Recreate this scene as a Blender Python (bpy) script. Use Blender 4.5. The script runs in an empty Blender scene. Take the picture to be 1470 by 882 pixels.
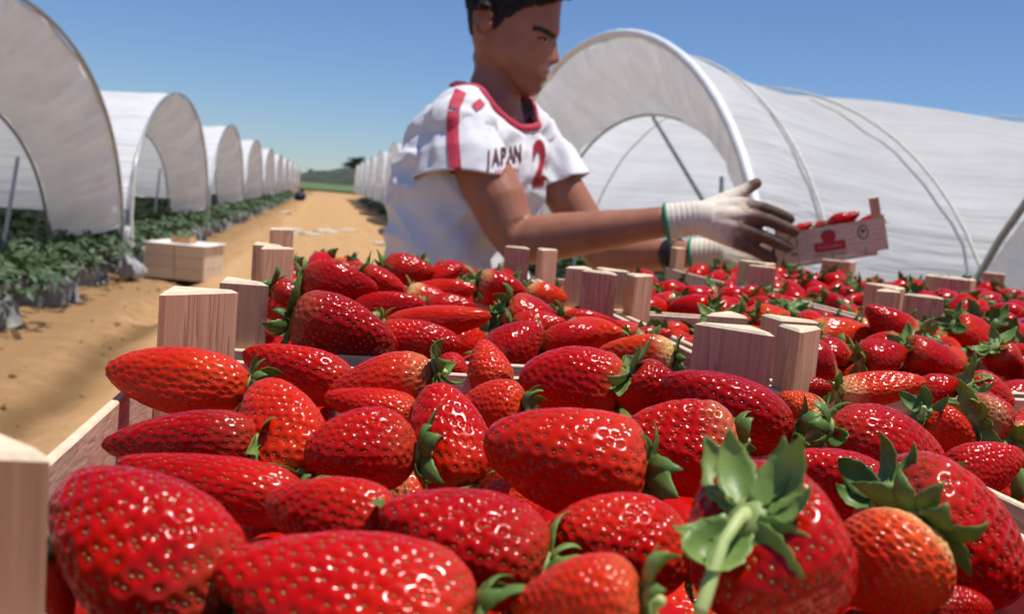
import bpy, bmesh, math, random
import numpy as np
from mathutils import Vector, Matrix, noise
from mathutils.bvhtree import BVHTree

R_ = math.radians
rnd = random.Random(7)
rng = np.random.RandomState(11)
sc = bpy.context.scene
COL = sc.collection

# ------------------------------------------------------------------ camera
F, HCAM = 1412.0, 1.25                      # focal length in photo pixels, lens height in metres
PSI, TH, RHO = R_(11.135), R_(6.273), R_(5.0)
_fh = np.array([math.sin(PSI), math.cos(PSI), 0.0]); _r = np.array([math.cos(PSI), -math.sin(PSI), 0.0]); _z = np.array([0, 0, 1.0])
CF = _fh*math.cos(TH) - _z*math.sin(TH)
_u = _fh*math.sin(TH) + _z*math.cos(TH)
CR = _r*math.cos(RHO) + _u*math.sin(RHO)
CU = -_r*math.sin(RHO) + _u*math.cos(RHO)
C0 = np.array([0, 0, HCAM])
cam = bpy.data.cameras.new('camera'); co = bpy.data.objects.new('camera', cam); COL.objects.link(co)
co.matrix_world = Matrix(((CR[0], CU[0], -CF[0], 0), (CR[1], CU[1], -CF[1], 0), (CR[2], CU[2], -CF[2], HCAM), (0, 0, 0, 1)))
cam.sensor_width = 36; cam.lens = 36*F/1470; cam.clip_start = 0.02; cam.clip_end = 3000
cam.dof.use_dof = True; cam.dof.focus_distance = 0.47; cam.dof.aperture_fstop = 17
sc.camera = co

def ray(px, py): return CF + CR*(px-735)/F + CU*(441-py)/F
def PW(px, py, depth): return C0 + ray(px, py)*depth
def onz(px, py, z):
    d = ray(px, py); return C0 + d*((z-HCAM)/d[2])
def proj(p):
    d = np.asarray(p, float)-C0; w = d @ CF
    return 735+F*(d @ CR)/w, 441-F*(d @ CU)/w, w

# ------------------------------------------------------------------ sky, sun, exposure
SUN_EL, SUN_AZ = R_(75), R_(98)              # azimuth measured clockwise from +Y (the path)
world = bpy.data.worlds.new('World'); sc.world = world; world.use_nodes = True
wn = world.node_tree; wn.nodes.clear()
sky = wn.nodes.new('ShaderNodeTexSky'); sky.sky_type = 'NISHITA'; sky.sun_disc = False
sky.sun_elevation = SUN_EL; sky.sun_rotation = SUN_AZ; sky.altitude = 60; sky.air_density = 1.0; sky.dust_density = 0.0; sky.ozone_density = 3.0
bg = wn.nodes.new('ShaderNodeBackground'); bg.inputs[1].default_value = 0.080
wo = wn.nodes.new('ShaderNodeOutputWorld')
tint = wn.nodes.new('ShaderNodeVectorMath'); tint.operation = 'MULTIPLY'; tint.inputs[1].default_value = (0.80, 0.97, 1.27)
wn.links.new(sky.outputs[0], tint.inputs[0]); wn.links.new(tint.outputs[0], bg.inputs[0]); wn.links.new(bg.outputs[0], wo.inputs[0])
sd = Vector((math.cos(SUN_EL)*math.sin(SUN_AZ), math.cos(SUN_EL)*math.cos(SUN_AZ), math.sin(SUN_EL)))
sun = bpy.data.lights.new('sun', 'SUN'); sun.energy = 5.0; sun.angle = R_(0.53); sun.color = (1.0, 0.955, 0.89)
so = bpy.data.objects.new('sun', sun); COL.objects.link(so)
so.rotation_euler = sd.to_track_quat('Z', 'Y').to_euler()
vs = sc.view_settings; vs.view_transform = 'Standard'; vs.look = 'None'; vs.exposure = 0.0; vs.gamma = 1.0
try: vs.use_curve_mapping = False
except Exception: pass
sc.cycles.max_bounces = 8; sc.cycles.transmission_bounces = 6; sc.cycles.transparent_max_bounces = 12

# ------------------------------------------------------------------ materials
class NT:
    def __init__(s, name):
        s.m = bpy.data.materials.new(name); s.m.use_nodes = True; s.t = s.m.node_tree; s.t.nodes.clear()
        s.out = s.t.nodes.new('ShaderNodeOutputMaterial')
    def n(s, kind, **kw):
        x = s.t.nodes.new(kind)
        for k, v in kw.items():
            if k in x.inputs.keys() if isinstance(k, str) else False: x.inputs[k].default_value = v
            else: setattr(x, k, v)
        return x
    def l(s, a, b): s.t.links.new(a, b)
    def coord(s, scale=(1, 1, 1), out='Object'):
        tc = s.n('ShaderNodeTexCoord'); mp = s.n('ShaderNodeMapping'); mp.inputs['Scale'].default_value = scale
        s.l(tc.outputs[out], mp.inputs[0]); return mp.outputs[0]
    def noise(s, vec, scale, detail=4, rough=0.55):
        x = s.n('ShaderNodeTexNoise'); x.inputs['Scale'].default_value = scale; x.inputs['Detail'].default_value = detail
        x.inputs['Roughness'].default_value = rough
        if vec is not None: s.l(vec, x.inputs['Vector'])
        return x.outputs['Fac']
    def ramp(s, fac, stops):
        x = s.n('ShaderNodeValToRGB'); e = x.color_ramp.elements
        while len(e) < len(stops): e.new(0.5)
        for el, (p, c) in zip(e, stops): el.position = p; el.color = (*c, 1)
        s.l(fac, x.inputs[0]); return x.outputs[0]
    def mix(s, fac, a, b, kind='MIX'):
        x = s.n('ShaderNodeMix'); x.data_type = 'RGBA'; x.blend_type = kind
        for sock, v in ((x.inputs[0], fac), (x.inputs[6], a), (x.inputs[7], b)):
            if hasattr(v, 'links') or hasattr(v, 'is_linked'): s.l(v, sock)
            elif isinstance(v, (int, float)): sock.default_value = v
            else: sock.default_value = (*v, 1)
        return x.outputs[2]
    def math(s, op, a, b=None, clamp=False):
        x = s.n('ShaderNodeMath'); x.operation = op; x.use_clamp = clamp
        for i, v in enumerate((a, b)):
            if v is None: continue
            if hasattr(v, 'is_linked'): s.l(v, x.inputs[i])
            else: x.inputs[i].default_value = v
        return x.outputs[0]
    def bump(s, h, strength=0.3, dist=0.01):
        x = s.n('ShaderNodeBump'); x.inputs['Strength'].default_value = strength; x.inputs['Distance'].default_value = dist
        s.l(h, x.inputs['Height']); return x.outputs[0]
    def bsdf(s, col, rough=0.6, normal=None, spec=0.5, **kw):
        b = s.n('ShaderNodeBsdfPrincipled')
        if hasattr(col, 'is_linked'): s.l(col, b.inputs['Base Color'])
        else: b.inputs['Base Color'].default_value = (*col, 1)
        if hasattr(rough, 'is_linked'): s.l(rough, b.inputs['Roughness'])
        else: b.inputs['Roughness'].default_value = rough
        b.inputs['Specular IOR Level'].default_value = spec
        for k, v in kw.items(): b.inputs[k].default_value = v
        if normal is not None: s.l(normal, b.inputs['Normal'])
        return b
    def end(s, sh): s.l(sh.outputs[0], s.out.inputs[0]); return s.m

def plain(name, col, rough=0.6, var=0.25, scale=30, bump=0.15, spec=0.4, bd=0.004, **kw):
    t = NT(name); v = t.coord()
    n = t.noise(v, scale)
    lo = tuple(c*(1-var) for c in col); hi = tuple(min(1, c*(1+var)) for c in col)
    return t.end(t.bsdf(t.ramp(n, [(0.25, lo), (0.75, hi)]), rough, t.bump(n, bump, bd), spec, **kw))

def m_berry():
    t = NT('strawberry_skin')
    oi = t.n('ShaderNodeObjectInfo'); sep = t.n('ShaderNodeSeparateColor'); t.l(oi.outputs['Color'], sep.inputs[0])
    v = t.coord(); n = t.noise(v, 45, 3); nf = t.noise(v, 620, 2)
    hue = t.math('ADD', sep.outputs[0], t.math('MULTIPLY', t.math('SUBTRACT', n, 0.5), 0.75), True)
    base = t.ramp(hue, [(0.0, (0.28, 0.001, 0.001)), (0.40, (0.52, 0.005, 0.001)), (0.75, (0.68, 0.028, 0.002)), (1.0, (0.74, 0.085, 0.012))])
    tc = t.n('ShaderNodeTexCoord'); sx = t.n('ShaderNodeSeparateXYZ'); t.l(tc.outputs['Object'], sx.inputs[0])
    # pale unripe shoulder under the cap (a colour of the fruit itself)
    sh = t.n('ShaderNodeMapRange'); sh.inputs['From Min'].default_value = 0.016; sh.inputs['From Max'].default_value = 0.0
    sh.interpolation_type = 'SMOOTHSTEP'
    t.l(t.math('ADD', sx.outputs[2], t.math('MULTIPLY', t.math('SUBTRACT', n, 0.5), 0.016)), sh.inputs['Value'])
    base = t.mix(t.math('MULTIPLY', sh.outputs[0], sep.outputs[1], True), base, (0.86, 0.66, 0.26))
    base = t.mix(t.math('MULTIPLY', nf, 0.25), base, (0.30, 0.002, 0.003))
    rr = t.n('ShaderNodeMapRange'); rr.inputs['To Min'].default_value = 0.13; rr.inputs['To Max'].default_value = 0.23; t.l(n, rr.inputs['Value'])
    b = t.bsdf(base, rr.outputs[0], t.bump(nf, 0.08, 0.0006), 0.24)
    b.inputs['Subsurface Weight'].default_value = 0.05; b.inputs['Subsurface Radius'].default_value = (1.0, 0.12, 0.08); b.inputs['Subsurface Scale'].default_value = 0.004
    b.inputs['Coat Weight'].default_value = 0.0; b.inputs['Coat Roughness'].default_value = 0.12
    return t.end(b)

def m_leaf(name, dark, light, scale=60, rough=0.45, transl=0.25):
    t = NT(name); v = t.coord(); n = t.noise(v, scale)
    oi = t.n('ShaderNodeObjectInfo')
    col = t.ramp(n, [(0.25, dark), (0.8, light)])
    geo = t.n('ShaderNodeNewGeometry')
    pale = tuple(min(1, c*1.7+0.05) for c in light)
    col = t.mix(t.math('MULTIPLY', geo.outputs['Backfacing'], 0.6), col, pale)
    b = t.bsdf(col, rough, t.bump(n, 0.3, 0.001), 0.4)
    tr = t.n('ShaderNodeBsdfTranslucent'); t.l(t.mix(0.5, col, light), tr.inputs[0])
    mx = t.n('ShaderNodeMixShader'); mx.inputs[0].default_value = transl
    t.l(b.outputs[0], mx.inputs[1]); t.l(tr.outputs[0], mx.inputs[2])
    return t.end(mx)

def m_wood(name, lo, hi, s=(90, 90, 4)):
    t = NT(name); oi = t.n('ShaderNodeObjectInfo')
    tc = t.n('ShaderNodeTexCoord'); ad = t.n('ShaderNodeVectorMath'); ad.operation = 'ADD'
    cb = t.n('ShaderNodeCombineXYZ'); t.l(t.math('MULTIPLY', oi.outputs['Random'], 7.0), cb.inputs[0]); t.l(t.math('MULTIPLY', oi.outputs['Random'], 3.0), cb.inputs[1])
    t.l(tc.outputs['Object'], ad.inputs[0]); t.l(cb.outputs[0], ad.inputs[1])
    mp = t.n('ShaderNodeMapping'); mp.inputs['Scale'].default_value = s; t.l(ad.outputs[0], mp.inputs[0])
    n1 = t.noise(mp.outputs[0], 1.6, 2, 0.4); n2 = t.noise(mp.outputs[0], 9, 5, 0.6)
    band = t.math('FRACT', t.math('MULTIPLY', n1, 5.0))
    dk = tuple(c*0.62 for c in lo)
    col = t.ramp(band, [(0.0, hi), (0.72, lo), (0.93, dk), (1.0, hi)])
    col = t.mix(t.math('MULTIPLY', n2, 0.45), col, lo)
    col = t.mix(t.math('MULTIPLY', oi.outputs['Random'], 0.35), col, (hi[0]*1.05, hi[1]*1.08, hi[2]*1.1))
    return t.end(t.bsdf(col, 0.72, t.bump(n2, 0.35, 0.0012), 0.25))

def m_film(name, col, fac_t=0.5, clear=0.06, st=(0.22, 4.5, 4.5)):
    t = NT(name); v = t.coord((1, 1, 1)); n = t.noise(t.coord(st), 1.5, 5, 0.6); n2 = t.noise(v, 2.2, 3)
    c = t.ramp(t.mix(0.4, n, n2), [(0.25, tuple(x*0.74 for x in col)), (0.68, col)])
    bp = t.bump(n, 0.75, 0.09)
    d = t.n('ShaderNodeBsdfDiffuse'); t.l(c, d.inputs[0]); t.l(bp, d.inputs['Normal'])
    tr = t.n('ShaderNodeBsdfTranslucent'); t.l(c, tr.inputs[0]); t.l(bp, tr.inputs['Normal'])
    m1 = t.n('ShaderNodeMixShader'); m1.inputs[0].default_value = fac_t; t.l(d.outputs[0], m1.inputs[1]); t.l(tr.outputs[0], m1.inputs[2])
    g = t.n('ShaderNodeBsdfGlossy'); g.inputs['Roughness'].default_value = 0.35; t.l(bp, g.inputs['Normal'])
    m2 = t.n('ShaderNodeMixShader'); m2.inputs[0].default_value = 0.05; t.l(m1.outputs[0], m2.inputs[1]); t.l(g.outputs[0], m2.inputs[2])
    cl = t.n('ShaderNodeBsdfTransparent')
    m3 = t.n('ShaderNodeMixShader'); m3.inputs[0].default_value = clear; t.l(m2.outputs[0], m3.inputs[1]); t.l(cl.outputs[0], m3.inputs[2])
    return t.end(m3)

def m_ground():
    t = NT('sandy_soil'); v = t.coord()
    n1 = t.noise(v, 0.55, 5); n2 = t.noise(v, 6, 6, 0.65); n3 = t.noise(v, 60, 4, 0.7)
    st = t.noise(t.coord((3.0, 0.22, 1)), 1.2, 4)
    c = t.ramp(n2, [(0.2, (0.33, 0.18, 0.075)), (0.55, (0.48, 0.285, 0.13)), (0.85, (0.58, 0.37, 0.19))])
    c = t.mix(t.math('MULTIPLY', n1, 0.55), c, (0.45, 0.26, 0.115))
    c = t.mix(t.math('MULTIPLY', t.math('POWER', st, 2.0), 0.6), c, (0.60, 0.40, 0.22))
    sx = t.n('ShaderNodeSeparateXYZ'); t.l(v, sx.inputs[0])           # darker soil band along the wheel rut
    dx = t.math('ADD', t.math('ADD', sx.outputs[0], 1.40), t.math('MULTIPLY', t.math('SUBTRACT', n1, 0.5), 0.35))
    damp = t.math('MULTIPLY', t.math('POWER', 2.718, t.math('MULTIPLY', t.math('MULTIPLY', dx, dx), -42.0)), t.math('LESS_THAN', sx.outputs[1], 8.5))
    wk = t.n('ShaderNodeMapRange'); wk.inputs['From Min'].default_value = -1.25; wk.inputs['From Max'].default_value = -1.75
    t.l(t.math('ADD', sx.outputs[0], t.math('MULTIPLY', t.math('SUBTRACT', n2, 0.5), 0.9)), wk.inputs['Value'])
    c = t.mix(t.math('MULTIPLY', wk.outputs[0], 0.62), c, (0.21, 0.125, 0.058))
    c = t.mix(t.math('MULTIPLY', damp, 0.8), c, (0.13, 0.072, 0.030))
    h = t.math('ADD', t.math('MULTIPLY', n2, 0.7), t.math('MULTIPLY', n3, 0.3))
    return t.end(t.bsdf(c, 0.95, t.bump(h, 0.6, 0.05), 0.1))

def m_skin():
    t = NT('skin'); v = t.coord(); n = t.noise(v, 22, 4); n2 = t.noise(v, 240, 3)
    c = t.ramp(n, [(0.3, (0.300, 0.118, 0.064)), (0.7, (0.395, 0.172, 0.098))])
    at = t.n('ShaderNodeAttribute', attribute_name='beard')
    c = t.mix(t.math('MULTIPLY', at.outputs['Fac'], t.math('ADD', t.math('MULTIPLY', n2, 0.5), 0.35)), c, (0.085, 0.045, 0.034))
    c = t.mix(t.math('MULTIPLY', t.noise(v, 9, 3), 0.35), c, (0.42, 0.13, 0.08))
    b = t.bsdf(c, 0.46, t.bump(n2, 0.22, 0.001), 0.4)
    b.inputs['Subsurface Weight'].default_value = 0.12; b.inputs['Subsurface Radius'].default_value = (1, 0.35, 0.2); b.inputs['Subsurface Scale'].default_value = 0.006
    return t.end(b)

def m_shirt():
    t = NT('white_cotton'); v = t.coord(); n = t.noise(v, 700, 2); n1 = t.noise(t.coord((6, 6, 16)), 1.4, 4)
    c = t.ramp(n1, [(0.3, (0.74, 0.74, 0.77)), (0.7, (0.80, 0.80, 0.82))])
    return t.end(t.bsdf(c, 0.85, t.bump(t.math('ADD', t.math('MULTIPLY', n1, 3.0), n), 0.35, 0.004), 0.15))

def m_glove():
    t = NT('work_glove_knit'); v = t.coord()
    at = t.n('ShaderNodeAttribute', attribute_name='dirt'); n = t.noise(v, 60, 4); n2 = t.noise(v, 500, 2)
    f = t.math('ADD', at.outputs['Fac'], t.math('MULTIPLY', t.math('SUBTRACT', n, 0.5), 0.9), True)
    c = t.ramp(f, [(0.0, (0.72, 0.65, 0.54)), (0.35, (0.60, 0.48, 0.38)), (0.62, (0.23, 0.150, 0.110)), (1.0, (0.11, 0.068, 0.05))])
    return t.end(t.bsdf(c, 0.8, t.bump(n2, 0.4, 0.001), 0.2))

M = {}
M['berry'] = m_berry()
M['seed'] = plain('achene', (0.25, 0.125, 0.02), 0.13, 0.6, 300, 0, 0.9)
M['sepal'] = m_leaf('sepal_green', (0.055, 0.13, 0.022), (0.21, 0.34, 0.075), 90)
M['calyx'] = m_leaf('calyx_pale_green', (0.20, 0.30, 0.07), (0.42, 0.50, 0.18), 120)
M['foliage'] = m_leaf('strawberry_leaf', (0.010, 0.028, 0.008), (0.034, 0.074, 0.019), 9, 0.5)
M['post'] = m_wood('poplar_post', (0.52, 0.265, 0.160), (0.67, 0.405, 0.255))
M['board'] = m_wood('poplar_board', (0.58, 0.36, 0.26), (0.70, 0.48, 0.35), (12, 12, 60))
M['end_grain'] = plain('poplar_end_grain', (0.74, 0.58, 0.40), 0.8, 0.12, 120, 0.3)  # post end grain and panel top edges, sunlit paleness painted into the colour
M['pallet'] = m_wood('pallet_pine', (0.36, 0.25, 0.15), (0.50, 0.36, 0.22), (4, 60, 60))
M['film'] = m_film('tunnel_film', (0.93, 0.935, 0.94), 0.55, 0.05)
M['film_clean'] = m_film('clean_tunnel_film', (0.95, 0.95, 0.95), 0.32, 0.03)  # left row's sunlit brightness put into the film: paler, less translucent
M['curtain'] = m_film('end_curtain_film', (0.90, 0.91, 0.92), 0.52, 0.05, (2, 2, 2))
M['steel'] = plain('galvanised_steel', (0.36, 0.37, 0.37), 0.45, 0.25, 20, 0.1, 0.5, Metallic=0.7)
M['rim_white'] = plain('white_rim_tube', (0.82, 0.83, 0.83), 0.4, 0.05, 20, 0.05)
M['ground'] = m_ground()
M['bed'] = plain('bed_plastic', (0.10, 0.10, 0.095), 0.42, 0.5, 5, 0.9, 0.5, 0.06)
M['bed_end'] = plain('bed_end_plastic', (0.20, 0.195, 0.18), 0.45, 0.5, 7, 0.9, 0.5, 0.05)
M['skin'] = m_skin(); M['shirt'] = m_shirt(); M['glove'] = m_glove()
M['red_print'] = plain('red_print', (0.52, 0.035, 0.075), 0.7, 0.15, 300, 0.1)
M['maroon_print'] = plain('maroon_print', (0.10, 0.008, 0.02), 0.7, 0.2, 300, 0.1)
M['crimson_print'] = plain('crimson_print', (0.36, 0.012, 0.025), 0.7, 0.2, 300, 0.1)
M['hair'] = plain('black_hair', (0.014, 0.011, 0.010), 0.55, 0.5, 260, 0.8, 0.4, 0.004)
M['green_cuff'] = plain('green_cuff', (0.01, 0.30, 0.16), 0.7, 0.15, 200, 0.3)
M['black'] = plain('black_rubber', (0.012, 0.012, 0.013), 0.5, 0.3, 100, 0.2)
M['eye'] = plain('eye_white', (0.62, 0.58, 0.54), 0.2, 0.05)
M['iris'] = plain('iris_brown', (0.03, 0.015, 0.01), 0.15, 0.1)
M['lip'] = plain('lip', (0.33, 0.10, 0.075), 0.45, 0.15, 90, 0.1)
M['denim'] = plain('denim', (0.035, 0.05, 0.09), 0.85, 0.3, 120, 0.3)
M['shoe'] = plain('boot_leather', (0.06, 0.04, 0.03), 0.6, 0.3, 60, 0.3)
M['ink_red'] = plain('ink_red', (0.46, 0.02, 0.03), 0.6, 0.1, 200, 0.05)
M['ink_green'] = plain('ink_green', (0.07, 0.10, 0.06), 0.6, 0.2, 200, 0.05)
M['ink_olive'] = plain('ink_olive', (0.22, 0.25, 0.14), 0.6, 0.2, 200, 0.05)
M['ink_dark'] = plain('ink_dark', (0.10, 0.075, 0.07), 0.6, 0.2, 200, 0.05)
M['ink_pink'] = plain('ink_pink', (0.66, 0.30, 0.26), 0.6, 0.1, 200, 0.05)
M['paper'] = plain('white_paper', (0.78, 0.76, 0.70), 0.7, 0.06, 20, 0.1)
M['carton'] = plain('orange_carton', (0.55, 0.30, 0.16), 0.7, 0.2, 30, 0.1)
M['blue_sack'] = plain('navy_sack', (0.02, 0.025, 0.05), 0.7, 0.4, 10, 0.5)
M['stone'] = plain('pale_stone', (0.55, 0.48, 0.38), 0.9, 0.3, 25, 0.5)
M['grass'] = plain('field_grass', (0.10, 0.15, 0.045), 0.9, 0.4, 0.3, 0.3)
M['hill'] = plain('hill_scrub', (0.045, 0.055, 0.035), 0.95, 0.5, 0.12, 0.3)
M['bark'] = plain('bark', (0.06, 0.045, 0.03), 0.9, 0.4, 12, 0.5)
M['clip'] = plain('grey_plastic_clip', (0.42, 0.43, 0.45), 0.4, 0.3, 20, 0.2)
M['rope'] = plain('pale_rope', (0.62, 0.60, 0.54), 0.8, 0.2, 40, 0.2)

# ------------------------------------------------------------------ object helpers
def mesh(name, verts, faces, mat=None, smooth=True):
    me = bpy.data.meshes.new(name)
    me.from_pydata([tuple(map(float, v)) for v in verts], [], [tuple(map(int, f)) for f in faces]); me.update()
    if mat is not None: me.materials.append(mat)
    if smooth: me.shade_smooth()
    return me
def add(name, me, parent=None, mat4=None):
    o = bpy.data.objects.new(name, me); COL.objects.link(o)
    if parent is not None: o.parent = parent
    if mat4 is not None: o.matrix_local = mat4
    return o
def tag(o, label, cat, group=None):
    o['label'] = label; o['category'] = cat
    if group: o['group'] = group
    return o
def struct(name, me):
    o = add(name, me); o['kind'] = 'structure'; return o
def empty(name, loc, label, cat, group=None):
    o = bpy.data.objects.new(name, None); COL.objects.link(o); o.location = loc; o.empty_display_size = 0.1
    return tag(o, label, cat, group)
def frame(origin, xa, ya, za):
    return Matrix(((xa[0], ya[0], za[0], origin[0]), (xa[1], ya[1], za[1], origin[1]), (xa[2], ya[2], za[2], origin[2]), (0, 0, 0, 1)))

class G:                                      # a growing vertex/face list
    def __init__(s): s.v = []; s.f = []
    def put(s, v, f):
        k = len(s.v); s.v.extend([tuple(map(float, p)) for p in v]); s.f.extend([tuple(i+k for i in q) for q in f]); return s
    def box(s, x0, x1, y0, y1, z0, z1):
        return s.put([(x0, y0, z0), (x1, y0, z0), (x1, y1, z0), (x0, y1, z0), (x0, y0, z1), (x1, y0, z1), (x1, y1, z1), (x0, y1, z1)],
                     [(0, 3, 2, 1), (4, 5, 6, 7), (0, 1, 5, 4), (1, 2, 6, 5), (2, 3, 7, 6), (3, 0, 4, 7)])
    def tube(s, pts, rad, n=14, flat=1.0, up=None, cap=True):
        pts = [np.asarray(p, float) for p in pts]; m = len(pts)
        if not hasattr(rad, '__len__'): rad = [rad]*m
        ref = np.array([0.0, 0, 1]) if up is None else np.asarray(up, float)
        rings = []
        for i in range(m):
            t = pts[min(i+1, m-1)]-pts[max(i-1, 0)]; t = t/(np.linalg.norm(t)+1e-12)
            a = np.cross(t, ref)
            if np.linalg.norm(a) < 0.05: a = np.cross(t, np.array([1.0, 0.1, 0]))
            a /= np.linalg.norm(a); b = np.cross(a, t)
            rings.append((pts[i], a, b, t, rad[i]))
        seq = list(rings)
        if cap:
            p, a, b, t, r = rings[0]; seq = [(p-t*r*0.85, a, b, t, r*0.45), (p-t*r*0.5, a, b, t, r*0.85)] + seq
            p, a, b, t, r = rings[-1]; seq = seq + [(p+t*r*0.5, a, b, t, r*0.85), (p+t*r*0.85, a, b, t, r*0.45)]
        v = []; f = []
        for (p, a, b, t, r) in seq:
            for k in range(n):
                q = 2*math.pi*k/n; v.append(p+a*r*math.cos(q)+b*r*flat*math.sin(q))
        L = len(seq)
        for i in range(L-1):
            for k in range(n):
                f.append((i*n+k, i*n+(k+1) % n, (i+1)*n+(k+1) % n, (i+1)*n+k))
        f.append(tuple(range(n-1, -1, -1))); f.append(tuple((L-1)*n+k for k in range(n)))
        return s.put(v, f)
    def rings(s, rs, close=True):
        n = len(rs[0]); v = [p for r in rs for p in r]; f = []
        for i in range(len(rs)-1):
            for k in range(n): f.append((i*n+k, i*n+(k+1) % n, (i+1)*n+(k+1) % n, (i+1)*n+k))
        if close: f.append(tuple(range(n-1, -1, -1))); f.append(tuple((len(rs)-1)*n+k for k in range(n)))
        return s.put(v, f)
    def ball(s, c, rx, ry=None, rz=None, n=14, m=9, jit=0, axes=None):
        ry = rx if ry is None else ry; rz = rx if rz is None else rz; c = np.asarray(c, float)
        A = np.eye(3) if axes is None else np.array(axes)
        v = [c-A[2]*rz]; f = []
        for i in range(1, m):
            th = math.pi*i/m
            for k in range(n):
                ph = 2*math.pi*k/n; j = 1+jit*(rnd.random()-0.5)
                v.append(c+j*(A[0]*rx*math.sin(th)*math.cos(ph)+A[1]*ry*math.sin(th)*math.sin(ph)-A[2]*rz*math.cos(th)))
        v.append(c+A[2]*rz)
        for k in range(n):
            f.append((0, 1+(k+1) % n, 1+k)); f.append((len(v)-1, 1+(m-2)*n+k, 1+(m-2)*n+(k+1) % n))
        for i in range(m-2):
            for k in range(n): f.append((1+i*n+k, 1+i*n+(k+1) % n, 1+(i+1)*n+(k+1) % n, 1+(i+1)*n+k))
        return s.put(v, f)
    def me(s, name, mat, smooth=True): return mesh(name, s.v, s.f, mat, smooth)

def apply_mods(me, mods):
    o = bpy.data.objects.new('tmp', me); COL.objects.link(o)
    for kind, kw in mods:
        md = o.modifiers.new('m', kind)
        for k, v in kw.items(): setattr(md, k, v)
    dg = bpy.context.evaluated_depsgraph_get(); dg.update()
    out = bpy.data.meshes.new_from_object(o.evaluated_get(dg))
    bpy.data.objects.remove(o); return out
def remesh(g, voxel, smooth_it, mat, name):
    out = apply_mods(g.me(name, None), [('REMESH', dict(mode='VOXEL', voxel_size=voxel)), ('SMOOTH', dict(factor=0.5, iterations=smooth_it))])
    out.name = name; out.materials.clear(); out.materials.append(mat); out.shade_smooth(); return out
def verts_np(me):
    a = np.empty(len(me.vertices)*3, np.float32); me.vertices.foreach_get('co', a); return a.reshape(-1, 3).astype(float)
def normals_np(me):
    a = np.empty(len(me.vertices)*3, np.float32); me.vertices.foreach_get('normal', a); return a.reshape(-1, 3).astype(float)
def set_verts(me, v):
    me.vertices.foreach_set('co', v.astype(np.float32).ravel()); me.update()
def nz(p, s=1.0): return noise.noise(Vector((float(p[0])*s, float(p[1])*s, float(p[2])*s)))

# ================================================================== SETTING
# ground: one sheet to the horizon, finer near the path, with wheel ruts
def build_ground():
    xs = np.concatenate([[-900, -300, -120, -60, -30, -15, -9], np.linspace(-6, 6, 97), [9, 15, 30, 60, 120, 300, 900]])
    ys = np.concatenate([[-200, -60, -20, -6, -2], np.linspace(0, 30, 151), np.linspace(31, 60, 30), [75, 95, 120, 160, 240, 400, 900, 1500]])
    v = []; f = []
    for y in ys:
        for x in xs:
            z = 0.0
            if abs(x) < 6.1 and 0 <= y < 60:
                z = 0.025*nz((x*1.3, y*1.3, 0)) + 0.012*nz((x*4, y*4, 3))
                rut = lambda x0, w, d: -d*math.exp(-((x-x0-0.10*math.sin(y*0.35))/w)**2)*(0.75+0.4*nz((0, y*0.8, 9)))
                z += rut(-1.42, 0.16, 0.09) + 0.6*rut(1.15, 0.2, 0.07) + 0.05*math.exp(-((x+1.12-0.10*math.sin(y*0.35))/0.12)**2)
                z *= max(0, min(1, (2.15-abs(x))/0.3+0.35))
            v.append((x, y, z))
    nx = len(xs)
    for j in range(len(ys)-1):
        for i in range(nx-1): f.append((j*nx+i, j*nx+i+1, (j+1)*nx+i+1, (j+1)*nx+i))
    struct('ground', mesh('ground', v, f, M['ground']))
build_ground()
# green field beyond the tunnels and a scrubby rise with one wind-bent tree
g = G(); n = 24
for j in range(6):
    for i in range(n+1):
        x = -140+280*i/n; y = 135+j*30
        g.v.append((x, y, 0.15+0.25*nz((x*.05, y*.05, 1))+0.15*j))
for j in range(5):
    for i in range(n): g.f.append((j*(n+1)+i, j*(n+1)+i+1, (j+1)*(n+1)+i+1, (j+1)*(n+1)+i))
struct('field', g.me('field', M['grass']))
g = G()
for j in range(9):
    for i in range(61):
        x = -160+320*i/60; y = 285+j*16
        ridge = 5.4*math.exp(-((x-9)/10)**2)+2.6*math.exp(-((x+8)/14)**2)+3.0*math.exp(-((x-60)/30)**2)+1.2
        z = ridge*math.sin(math.pi*j/8)*(1+0.10*nz((x*.3, y*.2, 2)))+0.35*nz((x*0.9, y*.5, 4))*math.sin(math.pi*j/8)-0.2
        g.v.append((x, y, z))
for j in range(8):
    for i in range(60): g.f.append((j*61+i, j*61+i+1, (j+1)*61+i+1, (j+1)*61+i))
struct('hill', g.me('hill', M['hill']))

def leaf_cloud(cx, cy, cz, rx, ry, rz, nleaf, size, seed):
    r = np.random.RandomState(seed); gg = G()
    cl = r.normal(0, 0.5, (14, 3))
    for k in range(nleaf):
        c = cl[r.randint(14)]+r.normal(0, 0.22, 3)
        p = np.array([cx+c[0]*rx, cy+c[1]*ry, cz+c[2]*rz]); a = r.normal(0, 1, 3); a /= np.linalg.norm(a); b = np.cross(a, r.normal(0, 1, 3)); b /= np.linalg.norm(b)
        gg.put([p-a*size-b*size*.5, p+a*size-b*size*.5, p+a*size*.6+b*size*.7, p-a*size*.6+b*size*.7], [(0, 1, 2, 3)])
    return gg
tx, ty = onz(481, 243, 5)[:2]*0 + np.array([8.6, 338.0])
tree = empty('tree', (tx, ty, 5.0), 'dark wind-bent tree on the hill at the far end of the path', 'tree')
g = G(); g.tube([(0, 0, -0.6), (0.4, 0, 1.6), (1.4, 0, 3.0)], [0.5, 0.36, 0.22], 8); g.tube([(0.4, 0, 1.6), (-0.7, 0.3, 3.2)], [0.28, 0.12], 8)
add('trunk', g.me('trunk', M['bark']), tree)
add('crown', leaf_cloud(1.0, 0, 3.3, 4.2, 2.2, 1.5, 900, 0.32, 5).me('crown', M['hill'], False), tree)
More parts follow.
